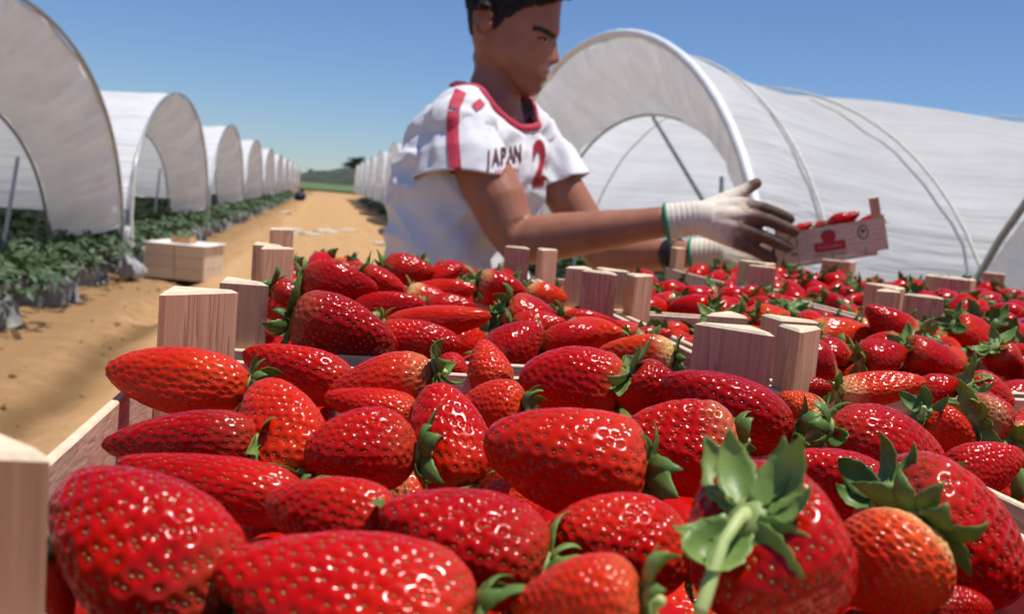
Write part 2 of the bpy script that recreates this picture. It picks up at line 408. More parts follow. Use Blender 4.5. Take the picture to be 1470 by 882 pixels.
for k, (bx, lab) in enumerate([(-3.0, 'low dark bush on the left slope of the far hill'), (14.5, 'low dark bush on the right slope of the far hill')]):
    b = empty('bush', (bx, 336, 3.2 if k == 0 else 4.4), lab, 'bush', 'bushes on the far hill')
    add('crown', leaf_cloud(0, 0, 0.5, 3.6, 2, 1.0, 500, 0.3, 8+k).me('crown', M['hill'], False), b)

# raised planting beds (they run across the path direction, under the tunnels)
def bed_mesh(sign, length, seed):
    r = random.Random(seed); gg = G(); N = 26; rs = []
    for i in range(N):
        s = i/(N-1); x = length*s**1.8
        e = math.sqrt(max(0.0, 1-(1-min(1, x/0.42))**2)) if x < 0.42 else 1.0
        ring = []
        for k in range(15):
            q = math.pi*k/14; w = 0.43*(0.35+0.65*e); h = 0.36*(0.12+0.88*e)
            yy = -w*math.copysign(abs(math.cos(q))**0.8, math.cos(q)); zz = h*math.sin(q)**0.7
            jj = 0.05*nz((x*2.4+seed, yy*4, zz*4))
            ring.append((sign*(x+0.12*(1-e)*abs(math.cos(q))), yy*(1+jj*2), zz*(1+jj*3)-0.03))
        rs.append(ring)
    for i in range(N-1):
        for k in range(14):
            a, b, c, d = i*15+k, i*15+k+1, (i+1)*15+k+1, (i+1)*15+k
            gg.f.append((a, b, c, d) if sign < 0 else (d, c, b, a))
    gg.v = [p for q in rs for p in q]; gg.f.append(tuple(range(15)))
    me = gg.me('planting_bed', M['bed']); me.materials.append(M['bed_end'])
    for p in me.polygons:
        if abs(p.center.x) < 0.62: p.material_index = 1
    return me
bedsL = [bed_mesh(-1, 16, s) for s in range(3)]; bedsR = [bed_mesh(1, 16, s+10) for s in range(3)]
BL = [3.0+1.56*k for k in range(46)]; BRr = [4.2+1.62*k for k in range(46)]
for k, y in enumerate(BL):
    o = struct('planting_bed', bedsL[k % 3]); o.location = (-2.12+0.05*math.sin(k*2.1), y, 0)
for k, y in enumerate(BRr):
    o = struct('planting_bed', bedsR[k % 3]); o.location = (2.25+0.05*math.sin(k*1.7), y, 0)
# the plants on the beds: one mass of trifoliate leaves
def foliage(name, sign, ys, x_at, xlen, label):
    r = np.random.RandomState(3 if sign < 0 else 4); V = []; nq = 0
    unit = lambda a: a/(np.linalg.norm(a, axis=1, keepdims=True)+1e-9)
    for y in ys:
        far = y > 34; step = 0.30 if y < 20 else (0.42 if not far else 0.8)
        nl = 76 if y < 16 else (34 if not far else 12); sz = 0.054 if y < 20 else (0.075 if not far else 0.13)
        xs = np.arange(0.10, xlen if y < 30 else xlen*0.6, step); n = len(xs)*nl
        c = np.stack([x_at+sign*(xs+r.uniform(-.06, .06, len(xs))), y+r.uniform(-.05, .05, len(xs)), np.full(len(xs), .33)], 1).repeat(nl, 0)
        th = r.uniform(0, 2*math.pi, n); el = r.uniform(0.15, 1.25, n); L = r.uniform(0.14, 0.31, n)
        p = c+np.stack([np.cos(th)*np.cos(el)*L*1.25, np.sin(th)*np.cos(el)*L*2.9, np.sin(el)*L*0.95-0.06], 1)
        nrm = unit(np.stack([np.cos(th)*.55, np.sin(th)*.55, np.full(n, .9)], 1)+r.normal(0, .28, (n, 3)))
        a = unit(np.cross(nrm, np.stack([np.sin(th), -np.cos(th), np.full(n, .1)], 1))); b = np.cross(nrm, a)
        for (da, db) in ((1.0, 0), (-0.25, 0.95), (-0.25, -0.95)):
            d1 = a*da+b*db; q = p+d1*sz*0.8; d1 = unit(d1); d2 = np.cross(nrm, d1); s_ = (sz*r.uniform(.75, 1.15, n))[:, None]
            V.append(np.stack([q-d1*s_*.8, q+d2*s_*.62+nrm*s_*.16, q+d1*s_*.9-nrm*s_*.12, q-d2*s_*.62+nrm*s_*.16], 1).reshape(-1, 3)); nq += n
    k = np.arange(nq)*4; Fc = np.concatenate([np.stack([k, k+1, k+2], 1), np.stack([k, k+2, k+3], 1)])
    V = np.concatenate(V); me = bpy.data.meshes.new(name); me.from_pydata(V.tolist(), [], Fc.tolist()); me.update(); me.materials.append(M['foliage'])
    o = add(name, me); o['kind'] = 'stuff'
    tag(o, label, 'strawberry plants')
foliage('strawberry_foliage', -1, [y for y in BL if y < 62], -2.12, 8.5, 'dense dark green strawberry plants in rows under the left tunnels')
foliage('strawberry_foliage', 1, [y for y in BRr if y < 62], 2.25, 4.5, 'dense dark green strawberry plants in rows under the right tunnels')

# ------------------------------------------------------------------ plastic tunnels
def arch(c, hw, hz, a): return (c-hw*math.cos(a)*(1.0), hz*max(0.0, math.sin(a))**0.82)
def tunnel(sign, x0, yc, hw, hz, label, hz_in=None, length=26, nh=6, inner=(0.80, 0.75, 0.05), hoops=None, rim=None, bottom=0.72, seed=0, strut=True):
    hz_in = hz_in or hz
    root = empty('plastic_tunnel', (x0, yc, 0), label, 'tunnel', 'arched plastic tunnels along the %s side of the path' % ('left' if sign < 0 else 'right'))
    ab = math.asin(min(0.9, (bottom/hz)**(1/0.82)))
    NX, NA = 46, 44
    rs = []; gg = G()
    for i in range(NX+1):
        s = i/NX; x = length*s**1.5
        hh = hz+(hz_in-hz)*min(1, x/1.2)
        for k in range(NA+1):
            a = ab+(math.pi-2*ab)*k/NA
            y, z = arch(0, hw, hh, a)
            w = 0.035*nz((x*0.9+seed*3, a*5, 1.0))+0.02*nz((x*0.5, a*22, seed+2.0))
            bay = (x/2.4) % 1.0; sag = -0.05*math.sin(math.pi*bay)*(1 if x > .3 else 0)
            m_ = 1+(w+sag)/hz
            if k in (0, NA): z += 0.05*nz((x*2, k, seed))
            gg.v.append((sign*x, y*m_, z*m_))
    for i in range(NX):
        for k in range(NA):
            a, b, c, d = i*(NA+1)+k, i*(NA+1)+k+1, (i+1)*(NA+1)+k+1, (i+1)*(NA+1)+k
            gg.f.append((a, b, c, d) if sign < 0 else (d, c, b, a))
    add('roof_film', gg.me('roof_film', M['film_clean' if sign < 0 else 'film']), root)
    # the end curtain: film gathered from the end hoop inwards to a lower arch, with radial folds
    sw, sh, dy = inner; gg = G(); NR = 10; NB = 150
    for i in range(NR+1):
        s = i/NR
        for k in range(NB+1):
            q = k/NB; a = ab*0.8+(math.pi-1.6*ab)*q
            y1, z1 = arch(0, hw, hz, a); y2, z2 = arch(dy*hw, hw*sw, hz*sh, max(0.18, min(math.pi-0.18, a)))
            fold = 0.040*math.sin(k*1.25+2.4*math.sin(k*.37+seed))*math.sin(math.pi*min(1, s*1.1))+0.05*nz((k*0.13, s*2, seed+5.0))
            gg.v.append((sign*(0.02+0.55*s**1.3+fold+0.0), y1+(y2-y1)*s, z1+(z2-z1)*s-0.03*math.sin(math.pi*s)))
    for i in range(NR):
        for k in range(NB):
            a, b, c, d = i*(NB+1)+k, i*(NB+1)+k+1, (i+1)*(NB+1)+k+1, (i+1)*(NB+1)+k
            gg.f.append((a, b, c, d) if sign > 0 else (d, c, b, a))
    add('end_curtain', gg.me('end_curtain', M['curtain']), root)
    def hoop(x, w, h, r, mat, dy_=0.0, z0=0.0):
        pts = [(sign*x,)+arch(dy_, w, h, math.pi*k/40) for k in range(41)]
        pts[0] = (pts[0][0], pts[0][1], -0.05); pts[-1] = (pts[-1][0], pts[-1][1], -0.05)
        add('hoop', G().tube(pts, r, 8, up=(1, 0, 0)).me('hoop', mat), root)
    hoop(0.0, hw+0.02, hz+0.03, 0.019 if rim is None else 0.032, M['steel'] if rim is None else rim)
    hoop(0.60, hw*sw, hz*sh, 0.016, M['steel'], dy*hw)
    for x in (hoops or [2.4*(k+1) for k in range(nh)]):
        hh = hz+(hz_in-hz)*min(1, x/1.2); hoop(x, hw+0.006, hh+0.006, 0.010, M['rope'] if sign > 0 else M['steel'])
    if strut:
        gx = sign*0.62
        for (y1, z1, y2, z2) in ((0.50*hw*sw+dy*hw, 0.02, 0.66*hw*sw+dy*hw, 0.70*hz*sh), (-0.55*hw*sw+dy*hw, 0.62*hz*sh, -0.12*hw*sw+dy*hw, 0.98*hz*sh), (-0.72*hw*sw+dy*hw, 0.0, -0.62*hw*sw+dy*hw, 0.72*hz*sh)):
            add('brace', G().tube([(gx, y1, z1), (gx, y2, z2)], 0.018, 8).me('brace', M['steel']), root)
    return root
LW = -2.15
ordL = ['nearest', 'second', 'third', 'fourth', 'fifth', 'sixth', 'seventh', 'eighth', 'ninth', 'tenth']
for k in range(10):
    det = k < 4
    t = tunnel(-1, LW, 7.5+7.8*k, 3.86, 2.30, '%s white plastic tunnel in the row left of the path' % ordL[k], nh=5 if det else 2, length=26 if det else 12, seed=k, strut=det, inner=(0.82, 0.76, 0.03))
for k in range(9):
    det = k < 2; yc = 9.0+9.0*k
    t = tunnel(1, 2.25, yc, 4.42, 2.70 if k == 0 else 2.84, '%s white plastic tunnel in the row right of the path%s' % (ordL[k], ', behind the man' if k == 0 else ''), hz_in=2.42 if k == 0 else 2.84, nh=5 if det else 2, length=26 if det else 12, seed=20+k, strut=det,
               inner=(0.79, 0.79 if k == 0 else .76, 0.03), hoops=[0.42, 1.35, 3.9, 6.5, 9.0] if k == 0 else None, rim=M['rim_white'] if k == 0 else None)
tunnel(1, 3.25, 0.02, 4.62, 2.75, 'edge of a white plastic tunnel at the right edge of the photo', nh=4, length=20, seed=40, strut=False, inner=(0.8, 0.75, 0.0))

# things at the foot of the left tunnel row
leg = np.array([LW, 11.36, 0])
g = G(); kr = []
for i, (z, r0, ox) in enumerate([(0.02, .07, .05), (.10, .13, .06), (.22, .15, .05), (.33, .115, .02), (.42, .07, -.01), (.50, .045, -.02), (.62, .06, -.03), (.76, .035, -.03), (.95, .028, -.02)]):
    kr.append([(ox+r0*(1+.22*math.sin(5*q+i*.9)+.14*math.sin(11*q+i))*math.cos(q), .8*r0*(1+.22*math.sin(5*q+i*.9)+.1*math.sin(9*q))*math.sin(q), z+.02*math.sin(3*q)) for q in [2*math.pi*k/44 for k in range(44)]])
g.rings(kr)
o = add('film_knot', g.me('film_knot', M['clip'])); o.location = leg+np.array([0.08, -0.12, 0.0]); o.scale = (.85, .85, .62); tag(o, 'grey bundle of gathered film tied to the leg of the nearest left tunnel', 'film bundle')
o = add('film_strap', G().tube([(0, 0, 0), (0.02, 0.03, 0.35), (-0.01, 0.08, 0.7), (0.0, 0.12, 1.25)], [0.022, 0.026, 0.024, 0.02], 8).me('film_strap', M['rope'])); o.location = leg+np.array([0.06, 0.05, 0.0])
tag(o, 'pale twisted film strap hanging between the first two left tunnels', 'strap')
# anchor post with black wrap, right of the man
b = PW(1222, 470, 3.9); q = PW(1202, 378, 3.9)
ap = empty('anchor_post', (b[0], b[1], 0), 'grey anchor post with black rubber wrap below the held crate', 'post')
top = q-np.array([b[0], b[1], 0])
add('post', G().tube([(0, 0, -0.05), (0, 0, 0.5), tuple(top)], [0.035, 0.03, 0.022], 10).me('post', M['clip']), ap)
add('rubber_wrap', G().tube([tuple(top*0.93), tuple(top*0.965+np.array([-.02, 0, 0])), tuple(top*1.01)], [0.034, 0.055, 0.02], 10).me('rubber_wrap', M['black']), ap)
# navy sack by the path and pale stones
p = onz(430, 288, 0); g = G(); g.ball((0, 0, 0.26), 0.38, 0.32, 0.32, 14, 9, 0.25); g.ball((0.10, 0, 0.58), 0.16, 0.14, 0.13, 10, 7, 0.3)
o = add('sack', g.me('sack', M['blue_sack'])); o.location = (p[0], p[1], 0); tag(o, 'small dark navy sack standing far along the left edge of the path', 'sack')
stones = [(440, 337, 0.35), (468, 333, 0.42), (500, 331, 0.30), (566, 335, 0.26), (520, 295, 0.5), (527, 292, 0.4), (553, 322, 0.22), (420, 330, 0.3), (545, 350, 0.2), (410, 305, .3)]
for i, (px, py, s) in enumerate(stones):
    p = onz(px, py, 0); g = G(); g.ball((0, 0, 0.02), s, s*0.7, s*0.16, 12, 7, 0.45)
    o = add('stone', g.me('stone', M['stone'])); o.location = (p[0], p[1], -0.02); o.rotation_euler = (0, 0, i*1.3)
    tag(o, 'flat pale stone on the sandy path, %s counting from the left' % ['fourth', 'fifth', 'sixth', 'rightmost', 'seventh', 'eighth', 'second from right', 'second', 'ninth', 'leftmost'][i], 'stone', 'pale stones on the path')
# small clods of soil scattered over the path (uncountable)
g = G(); r = np.random.RandomState(6)
for k in range(700):
    x = r.uniform(-2.0, 2.1); y = 3.0+27*r.rand()**1.6; s = 0.006+0.016*r.rand()**3
    g.ball((x, y, 0.0), s*1.2, s, s*0.8, 5, 4, 0.5)
o = add('soil_clods', g.me('soil_clods', M['ground'])); o['kind'] = 'stuff'; tag(o, 'small clods of sandy soil scattered over the path', 'soil')

# ================================================================== CRATES
ZB, CH, RIM = 1.059, 0.091, 0.091            # crate base height, panel height; rim at 1.150
CW, CD, PT = 0.334, 0.338, 0.130             # width, depth, post top
LEG = 0.034
def post_mesh(name, leg, z0, z1):
    b = 0.0016; v = []
    for z, k in ((z0, 0), (z1-b, 0), (z1, b)):
        for (x, y) in ((k, k), (leg-2.2*k, k), (leg-2.2*k-0.001, k+0.003), (k+0.003, leg-2.2*k-0.001), (k, leg-2.2*k)): v.append((x, y, z))
    f = [(4, 3, 2, 1, 0), (10, 11, 12, 13, 14)]
    for i in range(2):
        for k in range(5): f.append((i*5+k, i*5+(k+1) % 5, (i+1)*5+(k+1) % 5, (i+1)*5+k))
    me = mesh(name, v, f, M['post'], False); me.materials.append(M['end_grain'])
    for p in me.polygons:
        if p.normal.z > .5: p.material_index = 1
    return me
POST = post_mesh('corner_post', 0.0275, 0.004, PT); POST_A = post_mesh('corner_post', LEG, 0.004, PT)
def board(name, lx, ly, lz, mat, b=0.0008):
    bm = bmesh.new(); bmesh.ops.create_cube(bm, size=1, matrix=Matrix.Diagonal((lx, ly, lz, 1)))
    bmesh.ops.bevel(bm, geom=bm.edges[:], offset=b, segments=1, affect='EDGES')
    me = bpy.data.meshes.new(name); bm.to_mesh(me); bm.free(); me.materials.append(mat)
    if mat is M['board']:
        me.materials.append(M['end_grain'])
        for p in me.polygons:
            if p.normal.z > .5 and p.center.z > 0: p.material_index = 1
    return me
T = 0.0045
SIDE = board('side_panel', T, CD-2*T-0.0008, CH-0.004, M['board']); END = board('end_panel', CW, T, CH-0.004, M['board']); BASE = board('base_slat', 0.060, CD-0.012, 0.004, M['board'])
def crate(name, x, y, z, rz, label, group, tilt=(0, 0), near_=False):
    o = empty(name, (x, y, z), label, 'crate', group); o.rotation_euler = (tilt[0], tilt[1], rz)
    for s in (-1, 1):
        add('side_panel', SIDE, o, Matrix.Translation((s*(CW/2-T/2), 0, 0.004+CH/2-0.002)))
        add('end_panel', END, o, Matrix.Translation((0, s*(CD/2-T/2), 0.004+CH/2-0.002)))
    for k in range(5): add('base_slat', BASE, o, Matrix.Translation((-CW/2+0.037+k*(CW-0.074)/4, 0, 0.003)))
    for (sx, sy, a) in ((-1, -1, 0), (1, -1, 90), (1, 1, 180), (-1, 1, 270)):
        add('corner_post', POST_A if near_ else POST, o, Matrix.Translation((sx*(CW/2-T-0.0006), sy*(CD/2-T-0.0006), 0))@Matrix.Rotation(R_(a), 4, 'Z'))
    return o
cols = [0.086, 0.432, 0.776, 1.120]; rows = [0.385, 0.742, 1.094, 1.445, 1.795]
CR_LIST = []
colname = ['left', 'second', 'third', 'rightmost']; rowname = ['nearest', 'second', 'third', 'fourth', 'farthest']
shift = {(0, 1): (0.021, 0.004), (0, 2): (0.012, 0.0), (1, 1): (0.018, 0.002), (1, 2): (0.004, 0.004), (2, 1): (0.004, .01), (2, 2): (0.012, 0.004)}
for ci in range(4):
    for ri in range(5):
        if (ci == 0 and ri > 2) or (ci == 1 and ri > 2) or (ci == 3 and ri == 0) or (ci > 1 and ri == 4): continue
        dx, dy = shift.get((ci, ri), (rnd.uniform(-.004, .004), rnd.uniform(-.003, .003)))
        x, y = cols[ci]+dx, rows[ri]+dy+(.088 if ci > 1 else 0)
        a = rnd.uniform(-0.8, 0.8)
        if ci == 0 and ri == 0: x -= 0.005; y -= 0.012; a = -1.7
        crate('wooden_crate', x, y, ZB, R_(a), 'open wooden crate of strawberries, %s row back, %s column' % (rowname[ri], colname[ci]), 'wooden crates in the top layer of the stack', near_=(ci + ri == 0))
        CR_LIST.append((ci, ri, x, y))
# lower layers carry the top one (one mesh each)
g = G()
for s in (-1, 1):
    g.box(s*(CW/2)-(T if s > 0 else 0), s*(CW/2)+(0 if s > 0 else T), -CD/2+T, CD/2-T, 0.004, CH); g.box(-CW/2, CW/2, s*CD/2-(T if s > 0 else 0), s*CD/2+(0 if s > 0 else T), 0.004, CH)
g.box(-CW/2+T, CW/2-T, -CD/2+T, CD/2-T, 0.0, 0.004)
pv = verts_np(POST); pf = [tuple(p.vertices) for p in POST.polygons]
for (sx, sy, a) in ((-1, -1, 0), (1, -1, 90), (1, 1, 180), (-1, 1, 270)):
    c, s = math.cos(R_(a)), math.sin(R_(a)); q = np.stack([pv[:, 0]*c-pv[:, 1]*s+sx*(CW/2-T-.001), pv[:, 0]*s+pv[:, 1]*c+sy*(CD/2-T-.001), pv[:, 2]], 1); g.put(q, pf)
LOW = g.me('stacked_crate', M['board'], False)
M['pale_board'] = m_wood('pale_board', (0.62, 0.47, 0.34), (0.74, 0.60, 0.45), (12, 12, 60))
LOWC = LOW.copy(); LOWC.materials.clear(); LOWC.materials.append(M['pale_board']); vv = verts_np(LOWC); k_ = np.abs(vv[:, 2]-CH) < 1e-4; vv[k_, 2] = PT-.002; set_verts(LOWC, vv)
for (ci, ri, x, y) in CR_LIST:
    if ci in (0, 3) or ri in (0, 4) or (ci == 1 and ri == 2) or True:
        for k in range(7):
            o = add('stacked_crate', LOW); o.location = (x, y, ZB-(k+1)*PT); tag(o, 'wooden crate hidden in the stack under the open strawberry crates', 'crate', 'crates in the lower layers of the stack')
def pallet(x0, x1, y0, y1, label):
    o = empty('pallet', ((x0+x1)/2, (y0+y1)/2, 0), label, 'pallet', 'pallets under the crates'); w, d = x1-x0, y1-y0
    pl = board('deck_plank', w, 0.09, 0.018, M['pallet'], 0.002); n = max(3, int(d/0.13))
    for k in range(n): add('deck_plank', pl, o, Matrix.Translation((0, -d/2+0.045+k*(d-0.09)/(n-1), 0.149-0.0095)))
    st = board('stringer', 0.09, d, 0.1, M['pallet'], 0.002)
    for k in range(3): add('stringer', st, o, Matrix.Translation((-w/2+0.045+k*(w-0.09)/2, 0, 0.079)))
    bp = board('bottom_plank', w, 0.09, 0.022, M['pallet'], 0.002)
    for k in range(3): add('bottom_plank', bp, o, Matrix.Translation((0, -d/2+0.045+k*(d-0.09)/2, 0.0165)))
pallet(-0.085, 0.60, 0.21, 1.27, 'wooden pallet under the left half of the crate stack')
pallet(0.605, 1.29, 0.30, 2.06, 'wooden pallet under the right half of the crate stack')

# small stack of crates with a paper lid, standing on the sand left of the path
bx, by = -1.60, 11.75; zt = 0.40; brz = R_(-12)
for c_, d_ in ((0, 0), (1, 0), (0, 1), (1, 1)):
    for k in range(3):
        o = add('stacked_crate', LOWC); o.location = (bx+(c_-.5)*.342*math.cos(brz)-d_*.345*math.sin(brz), by+(c_-.5)*.342*math.sin(brz)+d_*.345*math.cos(brz), zt-0.13*(k+1)+0.004); o.rotation_euler = (0, 0, brz)
        tag(o, 'wooden crate in the low stack left of the path, %s layer, %s %s' % (['top', 'middle', 'bottom'][k], ['front', 'back'][d_], ['left', 'right'][c_]), 'crate', 'low crate stack left of the path')
g = G(); N = 10
for j in range(N+1):
    for i in range(N+1):
        x, y = -0.37+0.74*i/N, -0.20+0.75*j/N; g.v.append((x, y, 0.006+0.005*nz((x*6, y*6, 1))))
for j in range(N):
    for i in range(N): g.f.append((j*(N+1)+i, j*(N+1)+i+1, (j+1)*(N+1)+i+1, (j+1)*(N+1)+i))
o = add('paper_liner', apply_mods(g.me('paper_liner', M['paper']), [('SOLIDIFY', dict(thickness=0.002))])); o.location = (bx, by, zt+0.008); o.rotation_euler = (0, 0, brz); tag(o, 'white paper sheet covering the low crate stack left of the path', 'paper')
o = empty('carton', (bx+0.02, by+0.10, zt+0.016), 'tiny orange carton with green leaf on the white paper', 'carton'); o.rotation_euler = (0, 0, brz); o.scale = (2.2, 2.2, 2.2)
g = G()
for (x0, x1, y0, y1) in ((-.05, .05, -.05, -.046), (-.05, .05, .046, .05), (-.05, -.046, -.046, .046), (.046, .05, -.046, .046)): g.box(x0, x1, y0, y1, 0, .035)
g.box(-.046, .046, -.046, .046, 0, .003); add('box', g.me('box', M['carton'], False), o)
add('leaf', leaf_cloud(0, -0.01, 0.035, 0.03, 0.03, 0.012, 24, 0.012, 3).me('leaf', M['sepal'], False), o)

# ================================================================== STRAWBERRIES
def berry_mesh(seed, nr, ns, nseed, with_seeds=True, L=0.05, kind=0):
    r = random.Random(seed)
    prof = [[(0, 0), (-.015, .20), (-.01, .45), (.03, .72), (.11, .92), (.24, 1.0), (.40, .97), (.58, .83), (.75, .62), (.88, .40), (.96, .22), (1, 0)],
            [(0.03, 0), (.0, .25), (-.012, .52), (.02, .80), (.10, .97), (.26, 1.02), (.46, .98), (.66, .84), (.82, .62), (.92, .42), (.975, .23), (1, 0)],
            [(0, 0), (-.005, .18), (.01, .38), (.06, .62), (.16, .85), (.30, .98), (.46, 1.0), (.62, .90), (.78, .70), (.90, .46), (.97, .24), (1, 0)]][kind % 3]
    P = np.array(prof); Rm = L*r.uniform(0.31, 0.36)
    zz, rr = P[:, 0]*L, P[:, 1]*Rm
    s = np.concatenate([[0], np.cumsum(np.hypot(np.diff(zz), np.diff(rr)))]); s /= s[-1]
    # Catmull-Rom resample
    def cr(arr, u):
        i = np.clip(np.searchsorted(s, u, 'right')-1, 0, len(s)-2); t = (u-s[i])/(s[i+1]-s[i])
        m = np.gradient(arr, s); h = s[i+1]-s[i]
        return (2*t**3-3*t**2+1)*arr[i]+(t**3-2*t**2+t)*h*m[i]+(-2*t**3+3*t**2)*arr[i+1]+(t**3-t**2)*h*m[i+1]
    u = np.linspace(0, 1, nr+1); z = cr(zz, u); ra = np.maximum(0, cr(rr, u)); ra[0] = ra[-1] = 0
    ph = np.linspace(0, 2*math.pi, ns, endpoint=False)
    fl = r.uniform(0.84, 0.98); a2, p2 = r.uniform(0.0, .05), r.uniform(0, 6.3); a3, p3 = r.uniform(0, .045), r.uniform(0, 6.3); a5, p5 = r.uniform(0, .02), r.uniform(0, 6.3)
    bx_, by_ = r.uniform(-.10, .10), r.uniform(-.08, .08); tw = r.uniform(-1.5, 1.5); kx = r.uniform(0.0, 0.16)
    def surf(zv, rv, pv):
        t = zv/L; amp = np.sin(np.clip(t, 0, 1)*math.pi)
        f = 1+a2*np.cos(2*pv+p2+tw*t)+a3*np.cos(3*pv+p3+tw*t)*(0.4+amp)+a5*np.cos(5*pv+p5)
        x = rv*f*np.cos(pv)*(1+kx*t); y = rv*f*np.sin(pv)*fl
        return np.stack([x+bx_*L*t*t, y+by_*L*t*t, zv+0*pv], -1)
    V = surf(z[1:-1, None], ra[1:-1, None], ph[None, :]).reshape(-1, 3)
    v0, v1 = surf(z[:1], ra[:1], np.zeros(1)), surf(z[-1:], ra[-1:], np.zeros(1))
    V = np.concatenate([v0, V, v1])
    # achene lattice on equal areas
    uf = np.linspace(0, 1, 800); zf = cr(zz, uf); rf = np.maximum(0, cr(rr, uf)); ds = np.hypot(np.gradient(zf), np.gradient(rf)); A = np.cumsum(rf*ds); A /= A[-1]
    k = np.arange(nseed); av = (k+0.5)/nseed; a0 = 0.035; av = a0+(1-a0)*av
    us = np.interp(av, A, uf); phs = (k*2.399963+seed+0.10*np.sin(k*12.9898)*1.0) % (2*math.pi); us = us+0.006*np.sin(k*78.233)
    us = np.clip(us, 0, 0.985); zs, rs_ = np.interp(us, uf, zf), np.interp(us, uf, rf)
    S = surf(zs, rs_, phs)
    N = np.zeros_like(V); idx = lambda i, j: 1+(i*ns+(j % ns))
    faces = []
    for j in range(ns): faces.append((0, idx(0, j+1), idx(0, j)))
    for i in range(nr-2):
        for j in range(ns): faces.append((idx(i, j), idx(i, j+1), idx(i+1, j+1), idx(i+1, j)))
    for j in range(ns): faces.append((len(V)-1, idx(nr-2, j), idx(nr-2, j+1)))
    G0 = V[1:-1].reshape(nr-1, ns, 3)
    du = np.gradient(G0, axis=0); dv = np.roll(G0, -1, 1)-np.roll(G0, 1, 1)
    nn = np.cross(dv, du); nn /= np.linalg.norm(nn, axis=-1, keepdims=True)+1e-12
    nn = nn.reshape(-1, 3); cen = np.array([bx_*L*.25, by_*L*.25, L*0.45])
    if np.mean(np.sum(nn*(V[1:-1]-cen), 1)) < 0: nn = -nn
    N[1:-1] = nn; N[0] = (0, 0, -1); N[-1] = (0, 0, 1)
    d2 = np.maximum(0, (V**2).sum(1)[:, None]+(S**2).sum(1)[None, :]-2*V @ S.T); near = d2.argmin(1); d = np.sqrt(d2[np.arange(len(V)), near])
    sp = math.sqrt(4*math.pi*(L*.36)**2*1.05/nseed)
    pit = -0.00062*np.exp(-(d/(sp*0.26))**2)+0.00027*(np.clip(d/(sp*0.62), 0, 1)**2)
    pit *= np.clip((np.hypot(V[:, 0], V[:, 1])/Rm-.30)/.2+np.where(V[:, 2] > .1*L, 1, 0), 0, 1)
    lump = np.array([nz(p, 55) for p in V[::1]]) * 0.0003 if nr < 200 else 0
    V2 = V+N*(pit+lump)[:, None]
    me = mesh('strawberry', V2, faces, M['berry'])
    sme = None
    if with_seeds:
        vi = d2.argmin(0)
        vs_, fs_ = [], []
        for q in range(nseed):
            nrm = N[vi[q]]; ax = np.array([0, 0, 1.0])-nrm*nrm[2]; l = np.linalg.norm(ax)
            if l < .05: continue
            ax /= l; bi = np.cross(nrm, ax); c = S[q]-nrm*0.00040+N[vi[q]]*lump[vi[q]]; b = len(vs_)
            a_, b_, h_ = 0.00060, 0.00036, 0.00034
            for (rk, hk_) in ((1.0, -0.25), (0.82, 0.45), (0.45, 0.88)):
                for w_ in range(8):
                    an = w_*math.pi/4; vs_.append(c+ax*a_*rk*math.cos(an)+bi*b_*rk*math.sin(an)+nrm*h_*hk_)
            vs_.append(c+nrm*h_)
            for lv in range(2):
                for w_ in range(8): fs_.append((b+lv*8+w_, b+lv*8+(w_+1) % 8, b+lv*8+8+(w_+1) % 8, b+lv*8+8+w_))
            for w_ in range(8): fs_.append((b+16+w_, b+16+(w_+1) % 8, b+24))
        sme = mesh('seeds', vs_, fs_, M['seed'])
    prox = dict(R=Rm, L=L, ctr=[surf(np.array([t*L]), np.array([0.0]), np.array([0.0]))[0] for t in (.27, .52, .78)], rad=[.97*Rm, .88*Rm, .58*Rm])
    return me, sme, prox
HI = [berry_mesh(100+k, 124, 200, 390, True, kind=(1, 0, 2, 0, 1, 0, 2)[k]) for k in range(7)]
MID = [berry_mesh(200+k, 58, 96, 290, True, kind=k) for k in range(5)]
LOWB = [berry_mesh(300+k, 16, 22, 60, False, kind=k)[0] for k in range(4)]

# sepals: leaf blades with a fold along the middle and a curl
def sepal_mesh(seed):
    r = random.Random(seed); nl, nw = 12, 6; L = 0.0185*r.uniform(.85, 1.2); W = 0.0041*r.uniform(.8, 1.2); curl = r.uniform(0.5, 2.6)*r.choice([1, 1, 1, -.5]); v, f = [], []
    x = z = 0.0; ang = -0.25+r.uniform(-.1, .1); side = r.uniform(-.22, .22)
    for i in range(nl+1):
        t = i/nl; w = W*(0.42+0.75*math.sin(math.pi*min(1, t*0.82+0.06))**0.9)*(1-t**2.2)**.8 if t < 1 else 0.0002
        for j in range(nw+1):
            q = 2*j/nw-1; jag = 1+0.10*math.sin(i*2.3+seed)*abs(q)
            cup = 0.35*w*abs(q)**1.5
            v.append((x-math.sin(ang)*cup, q*w*jag+side*x*t, z+math.cos(ang)*cup))
        ang += curl/nl*(0.3+1.4*t); x += math.cos(ang)*L/nl; z += math.sin(ang)*L/nl
    for i in range(nl):
        for j in range(nw): f.append((i*(nw+1)+j, (i+1)*(nw+1)+j, (i+1)*(nw+1)+j+1, i*(nw+1)+j+1))
    me = mesh('sepal', v, f, M['sepal'])
    return apply_mods(me, [('SOLIDIFY', dict(thickness=0.00024, offset=0))])
SEP = [sepal_mesh(k) for k in range(8)]
M['sepal_light'] = m_leaf('sepal_light_green', (0.11, 0.21, 0.035), (0.34, 0.46, 0.13), 110, 0.4, 0.3)
SEPB = []
for m_ in SEP:
    c_ = m_.copy(); c_.materials.clear(); c_.materials.append(M['sepal_light']); SEPB.append(c_)
def calyx_core(stem):
    gg = G(); gg.ball((0, 0, -0.0012), 0.0062, 0.0062, 0.0024, 14, 8, 0.12)
    if stem: gg.tube([(0, 0, -.002), (.003, .000, -.0055), (.011, .001, -.0080), (.030, .002, -.0075)][:4 if stem > 1 else 2], [.0026, .0018, .0016, .0021][:4 if stem > 1 else 2], 10)
    return gg.me('calyx', M['calyx'])
